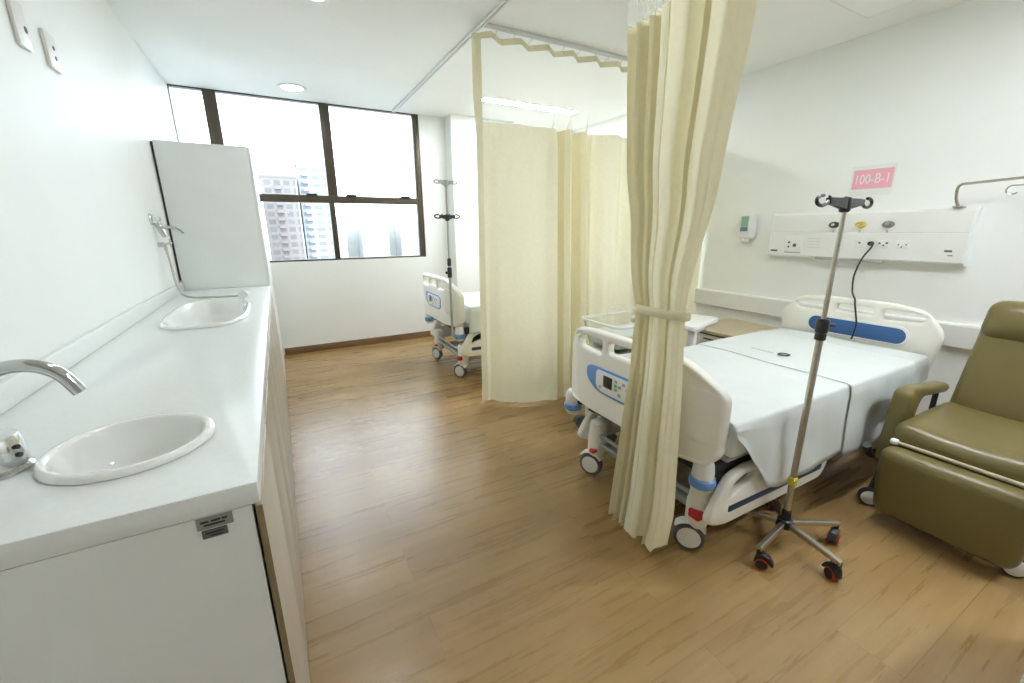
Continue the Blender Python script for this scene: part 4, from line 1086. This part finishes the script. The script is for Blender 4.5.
bm = nb(); add_lathe(bm, [(0.001, 0.003), (0.018, 0.003), (0.022, 0.0)], (BCX, BCY, ZT - 0.131), seg=20); obj('drain', bm, M_CHROME, s2)

# faucet
fa = thing('faucet', 'chrome gooseneck faucet beside the oval sink', 'faucet', (-0.515, 1.075, ZT))
bm = nb(); add_lathe(bm, [(0.050, 0.001), (0.051, 0.006), (0.046, 0.012), (0.036, 0.014)], (-0.515, 1.075, ZT), seg=32); obj('flange', bm, M_CHROME, fa)
bm = nb(); add_lathe(bm, [(0.045, 0.012), (0.046, 0.018), (0.044, 0.062), (0.040, 0.071), (0.014, 0.073)], (-0.515, 1.075, ZT), seg=32); bd = obj('body', bm, M_CHROME, fa)
bm = nb()
for z in (0.050, 0.034):
    d = Vector((0.93, -0.36, 0)); p = Vector((-0.515, 1.075, ZT + z)) + d * 0.043; add_cyl(bm, p, p + d * 0.006, 0.0045, seg=10)
obj('adjust_screws', bm, M_BLACK, bd)
bm = nb(); add_tube(bm, [(-0.528, 1.075, ZT + 0.06), (-0.530, 1.075, ZT + 0.105), (-0.515, 1.075, ZT + 0.155), (-0.478, 1.075, ZT + 0.192), (-0.432, 1.075, ZT + 0.197), (-0.395, 1.075, ZT + 0.176), (-0.372, 1.075, ZT + 0.134)], 0.0125, 16, 8); obj('spout', bm, M_CHROME, fa, smooth=60)

# hand shower set on the wall above the long basin
hs = thing('hand_shower', 'chrome wall mixer with hose and hand shower by the long basin', 'shower', (XL + 0.02, 3.50, 1.2))
bm = nb(); add_lathe(bm, [(0.035, 0.0), (0.035, 0.006), (0.028, 0.012), (0.014, 0.014), (0.014, 0.05), (0.010, 0.052)], (XL, 3.47, 1.42), (1, 0, 0), 22); obj('wall_escutcheon', bm, M_CHROME, hs)
bm = nb(); add_cyl(bm, (XL + 0.02, 3.52, 1.40), (XL + 0.05, 3.52, 1.31), 0.020, 0.016); add_cyl(bm, (XL + 0.03, 3.50, 1.372), (XL + 0.09, 3.55, 1.372), 0.010); add_tube(bm, [(XL + 0.09, 3.55, 1.374), (XL + 0.115, 3.58, 1.36), (XL + 0.13, 3.62, 1.335)], 0.006, 8, 4); obj('mixer_valve', bm, M_CHROME, hs)
bm = nb(); add_cyl(bm, (XL, 3.54, 1.262), (XL + 0.03, 3.54, 1.262), 0.016); add_cyl(bm, (XL + 0.03, 3.52, 1.262), (XL + 0.04, 3.70, 1.268), 0.008); add_cyl(bm, (XL + 0.04, 3.68, 1.24), (XL + 0.04, 3.68, 1.295), 0.006); add_cyl(bm, (XL + 0.035, 3.54, 1.262), (XL + 0.035, 3.54, 1.225), 0.010); obj('hose_outlet', bm, M_CHROME, hs)
bm = nb(); add_tube(bm, [(XL + 0.035, 3.54, 1.225), (XL + 0.045, 3.53, 1.13), (XL + 0.055, 3.50, 1.03), (XL + 0.085, 3.43, 0.955), (XL + 0.15, 3.36, 0.932), (-0.40, 3.33, 0.928), (-0.28, 3.29, 0.932), (-0.225, 3.24, 0.948)], 0.0065, 8, 8); obj('hose', bm, M_STEEL, hs)
bm = nb(); add_tube(bm, [(-0.225, 3.24, 0.948), (-0.205, 3.17, 0.964), (-0.21, 3.09, 0.966)], 0.010, 10, 4); add_lathe(bm, [(0.012, 0.0), (0.022, 0.02), (0.028, 0.035), (0.024, 0.040)], (-0.212, 3.08, 0.968), (-0.25, -0.9, -0.05), 18); obj('shower_head', bm, M_CHROME, hs)

# base cabinets
ys = [CY0 + 0.002, 1.56, 2.325, 3.235, CY1]
labs = ['base cabinet at the near end under the oval sink', 'base cabinet second from the near end of the counter', 'base cabinet under the near half of the long basin', 'base cabinet beside the tall white cabinet']
for i in range(4):
    y0, y1 = ys[i], ys[i + 1] - 0.002
    t = thing('base_cabinet', labs[i], 'cabinet', ((XL + XF) / 2, (y0 + y1) / 2, 0), 'base cabinets under the counter')
    bm = nb(); xb = -0.1005
    for b in ((XL + 0.002, xb, y0, y0 + 0.018, 0.0, 0.8705), (XL + 0.002, xb, y1 - 0.018, y1, 0.0, 0.8705), (XL + 0.002, xb, y0 + 0.018, y1 - 0.018, 0.06, 0.078), (XL + 0.002, XL + 0.012, y0 + 0.018, y1 - 0.018, 0.078, 0.8705), (-0.13, -0.115, y0 + 0.018, y1 - 0.018, 0.0, 0.06)):
        add_box(bm, *b)
    obj('carcass', bm, M_LAMW, t)
    ym = (y0 + y1) / 2
    for a, b in ((y0 + (0.0 if i == 0 else 0.002), ym - 0.002), (ym + 0.002, y1 - 0.002)):
        bm = nb(); add_box(bm, -0.096, XF + 0.002, a, b, 0.012, 0.866, 0.001); d = obj('door', bm, M_DOOR, t)
        if i == 0 and a < ym - 0.05:
            bm = nb(); add_box(bm, -0.0955, XF + 0.0015, a - 0.0018, a - 0.0001, 0.012, 0.866); e = obj('edge_band', bm, M_EDGE, d); e['label'] = 'tan door edge'
    if i == 0:
        pt = nb(); add_box(pt, -0.184, -0.131, CY0 - 0.0005, CY0 + 0.003, 0.8475, 0.8695)
        for (a, b, z) in ((-0.178, -0.164, 0.861), (-0.162, -0.147, 0.861), (-0.145, -0.139, 0.861), (-0.174, -0.142, 0.854)): pass
        g = obj('asset_tag', pt, M_TAG, t); g['label'] = 'grey metal asset tag'
        pr = nb()
        for (a, b, z) in ((-0.178, -0.166, 0.8600), (-0.163, -0.149, 0.8600), (-0.147, -0.139, 0.8600), (-0.174, -0.143, 0.8535)): add_box(pr, a, b, CY0 - 0.0011, CY0 - 0.0004, z, z + 0.0035)
        obj('tag_print', pr, M_DARK, g)
        pt = nb(); add_box(pt, -0.179, -0.142, CY0 - 0.0005, CY0 + 0.003, 0.829, 0.8445); g = obj('asset_tag', pt, M_TAGD, t); g['label'] = 'dark metal asset tag'
        pr = nb(); add_box(pr, -0.174, -0.147, CY0 - 0.0011, CY0 - 0.0004, 0.838, 0.8405); add_box(pr, -0.167, -0.150, CY0 - 0.0011, CY0 - 0.0004, 0.8325, 0.8345); obj('tag_print', pr, M_BLACK, g)

# tall cabinet at the end of the counter
tc_ = thing('tall_cabinet', 'tall white cabinet at the far end of the counter below the window', 'cabinet', (-0.37, 4.5, 0))
bm = nb(); add_box(bm, XL + 0.014, -0.100, 3.942, 5.06, 0.0, 1.955, 0.002); obj('carcass', bm, M_LAMW, tc_)
for a, b in ((3.943, 4.499), (4.501, 5.06)):
    bm = nb(); add_box(bm, -0.099, -0.083, a, b, 0.02, 1.953, 0.002); obj('door', bm, M_LAMW, tc_)
bm = nb(); add_box(bm, XL + 0.001, XL + 0.0138, 3.944, 5.05, 0.992, 1.945); o = obj('shadow_gap_strip', bm, M_DARK, tc_); o['label'] = 'dark strip standing in for the shaded gap at the wall'  # dark strip paints the shade in the gap between cabinet and wall

# blank plates on the left wall
def plate(y0, y1, z0, z1, holes, label):
    t = thing('wall_plate', label, 'wall plate', (XL, (y0 + y1) / 2, z0), 'white plates on the left wall')
    bm = nb(); add_box(bm, XL + 0.0003, XL + 0.012, y0, y1, z0, z1, 0.003); obj('cover', bm, M_WHITE, t)
    bm = nb()
    for y, z, r in holes: add_cyl(bm, (XL + 0.0115, y, z), (XL + 0.0135, y, z), r, seg=16)
    obj('cable_hole', bm, M_RUBBER, t)
plate(2.195, 2.285, 1.955, 2.10, [(2.262, 2.018, 0.011)], 'white wall plate with one hole, nearer the camera of the two')
plate(2.425, 2.525, 1.955, 2.082, [(2.487, 2.035, 0.008), (2.487, 2.000, 0.008)], 'white wall plate with two small holes, nearer the window of the two')

# ------------------------------------------------------------------ light, world, camera
w = bpy.data.worlds.new('overcast_sky'); SC.world = w; w.use_nodes = True
bg = w.node_tree.nodes['Background']; bg.inputs['Color'].default_value = (0.74, 0.88, 1.0, 1); bg.inputs['Strength'].default_value = 2.7
po = bpy.data.lights.new('window_portal', 'AREA'); po.shape = 'RECTANGLE'; po.size = WX1 - WX0; po.size_y = ZC - WZ0; po.cycles.is_portal = True
p = bpy.data.objects.new('window_portal', po); C.objects.link(p); p.location = ((WX0 + WX1) / 2, YB + 0.2, (ZC + WZ0) / 2); p.rotation_euler = (math.radians(-90), 0, 0)

R = [[0.87667917, -0.48156502, -0.00613751], [-0.13053536, -0.22550134, -0.96543969], [0.46302716, 0.84690275, -0.26055359]]
rx = Vector(R[0]).normalized(); fw = Vector(R[2]).normalized(); up = rx.cross(fw).normalized(); rx = fw.cross(up).normalized()
cam = bpy.data.cameras.new('camera'); cam.sensor_width = 36.0; cam.lens = 418.81 / 1024 * 36.0; cam.clip_start = 0.05; cam.clip_end = 3000
co = bpy.data.objects.new('camera', cam); C.objects.link(co)
Mx = Matrix.Identity(4)
for i in range(3):
    Mx[i][0] = rx[i]; Mx[i][1] = up[i]; Mx[i][2] = -fw[i]
Mx[2][3] = 1.35
co.matrix_world = Mx
SC.camera = co
vs = SC.view_settings; SC.display_settings.display_device = 'sRGB'
vs.view_transform = 'Standard'; vs.look = 'None'; vs.gamma = 1.0; vs.exposure = 1.47; vs.use_curve_mapping = False
SC.cycles.max_bounces = 12; SC.cycles.diffuse_bounces = 6; SC.cycles.transparent_max_bounces = 16
SC.cycles.use_denoising = True
SC.cycles.sample_clamp_indirect = 6.0
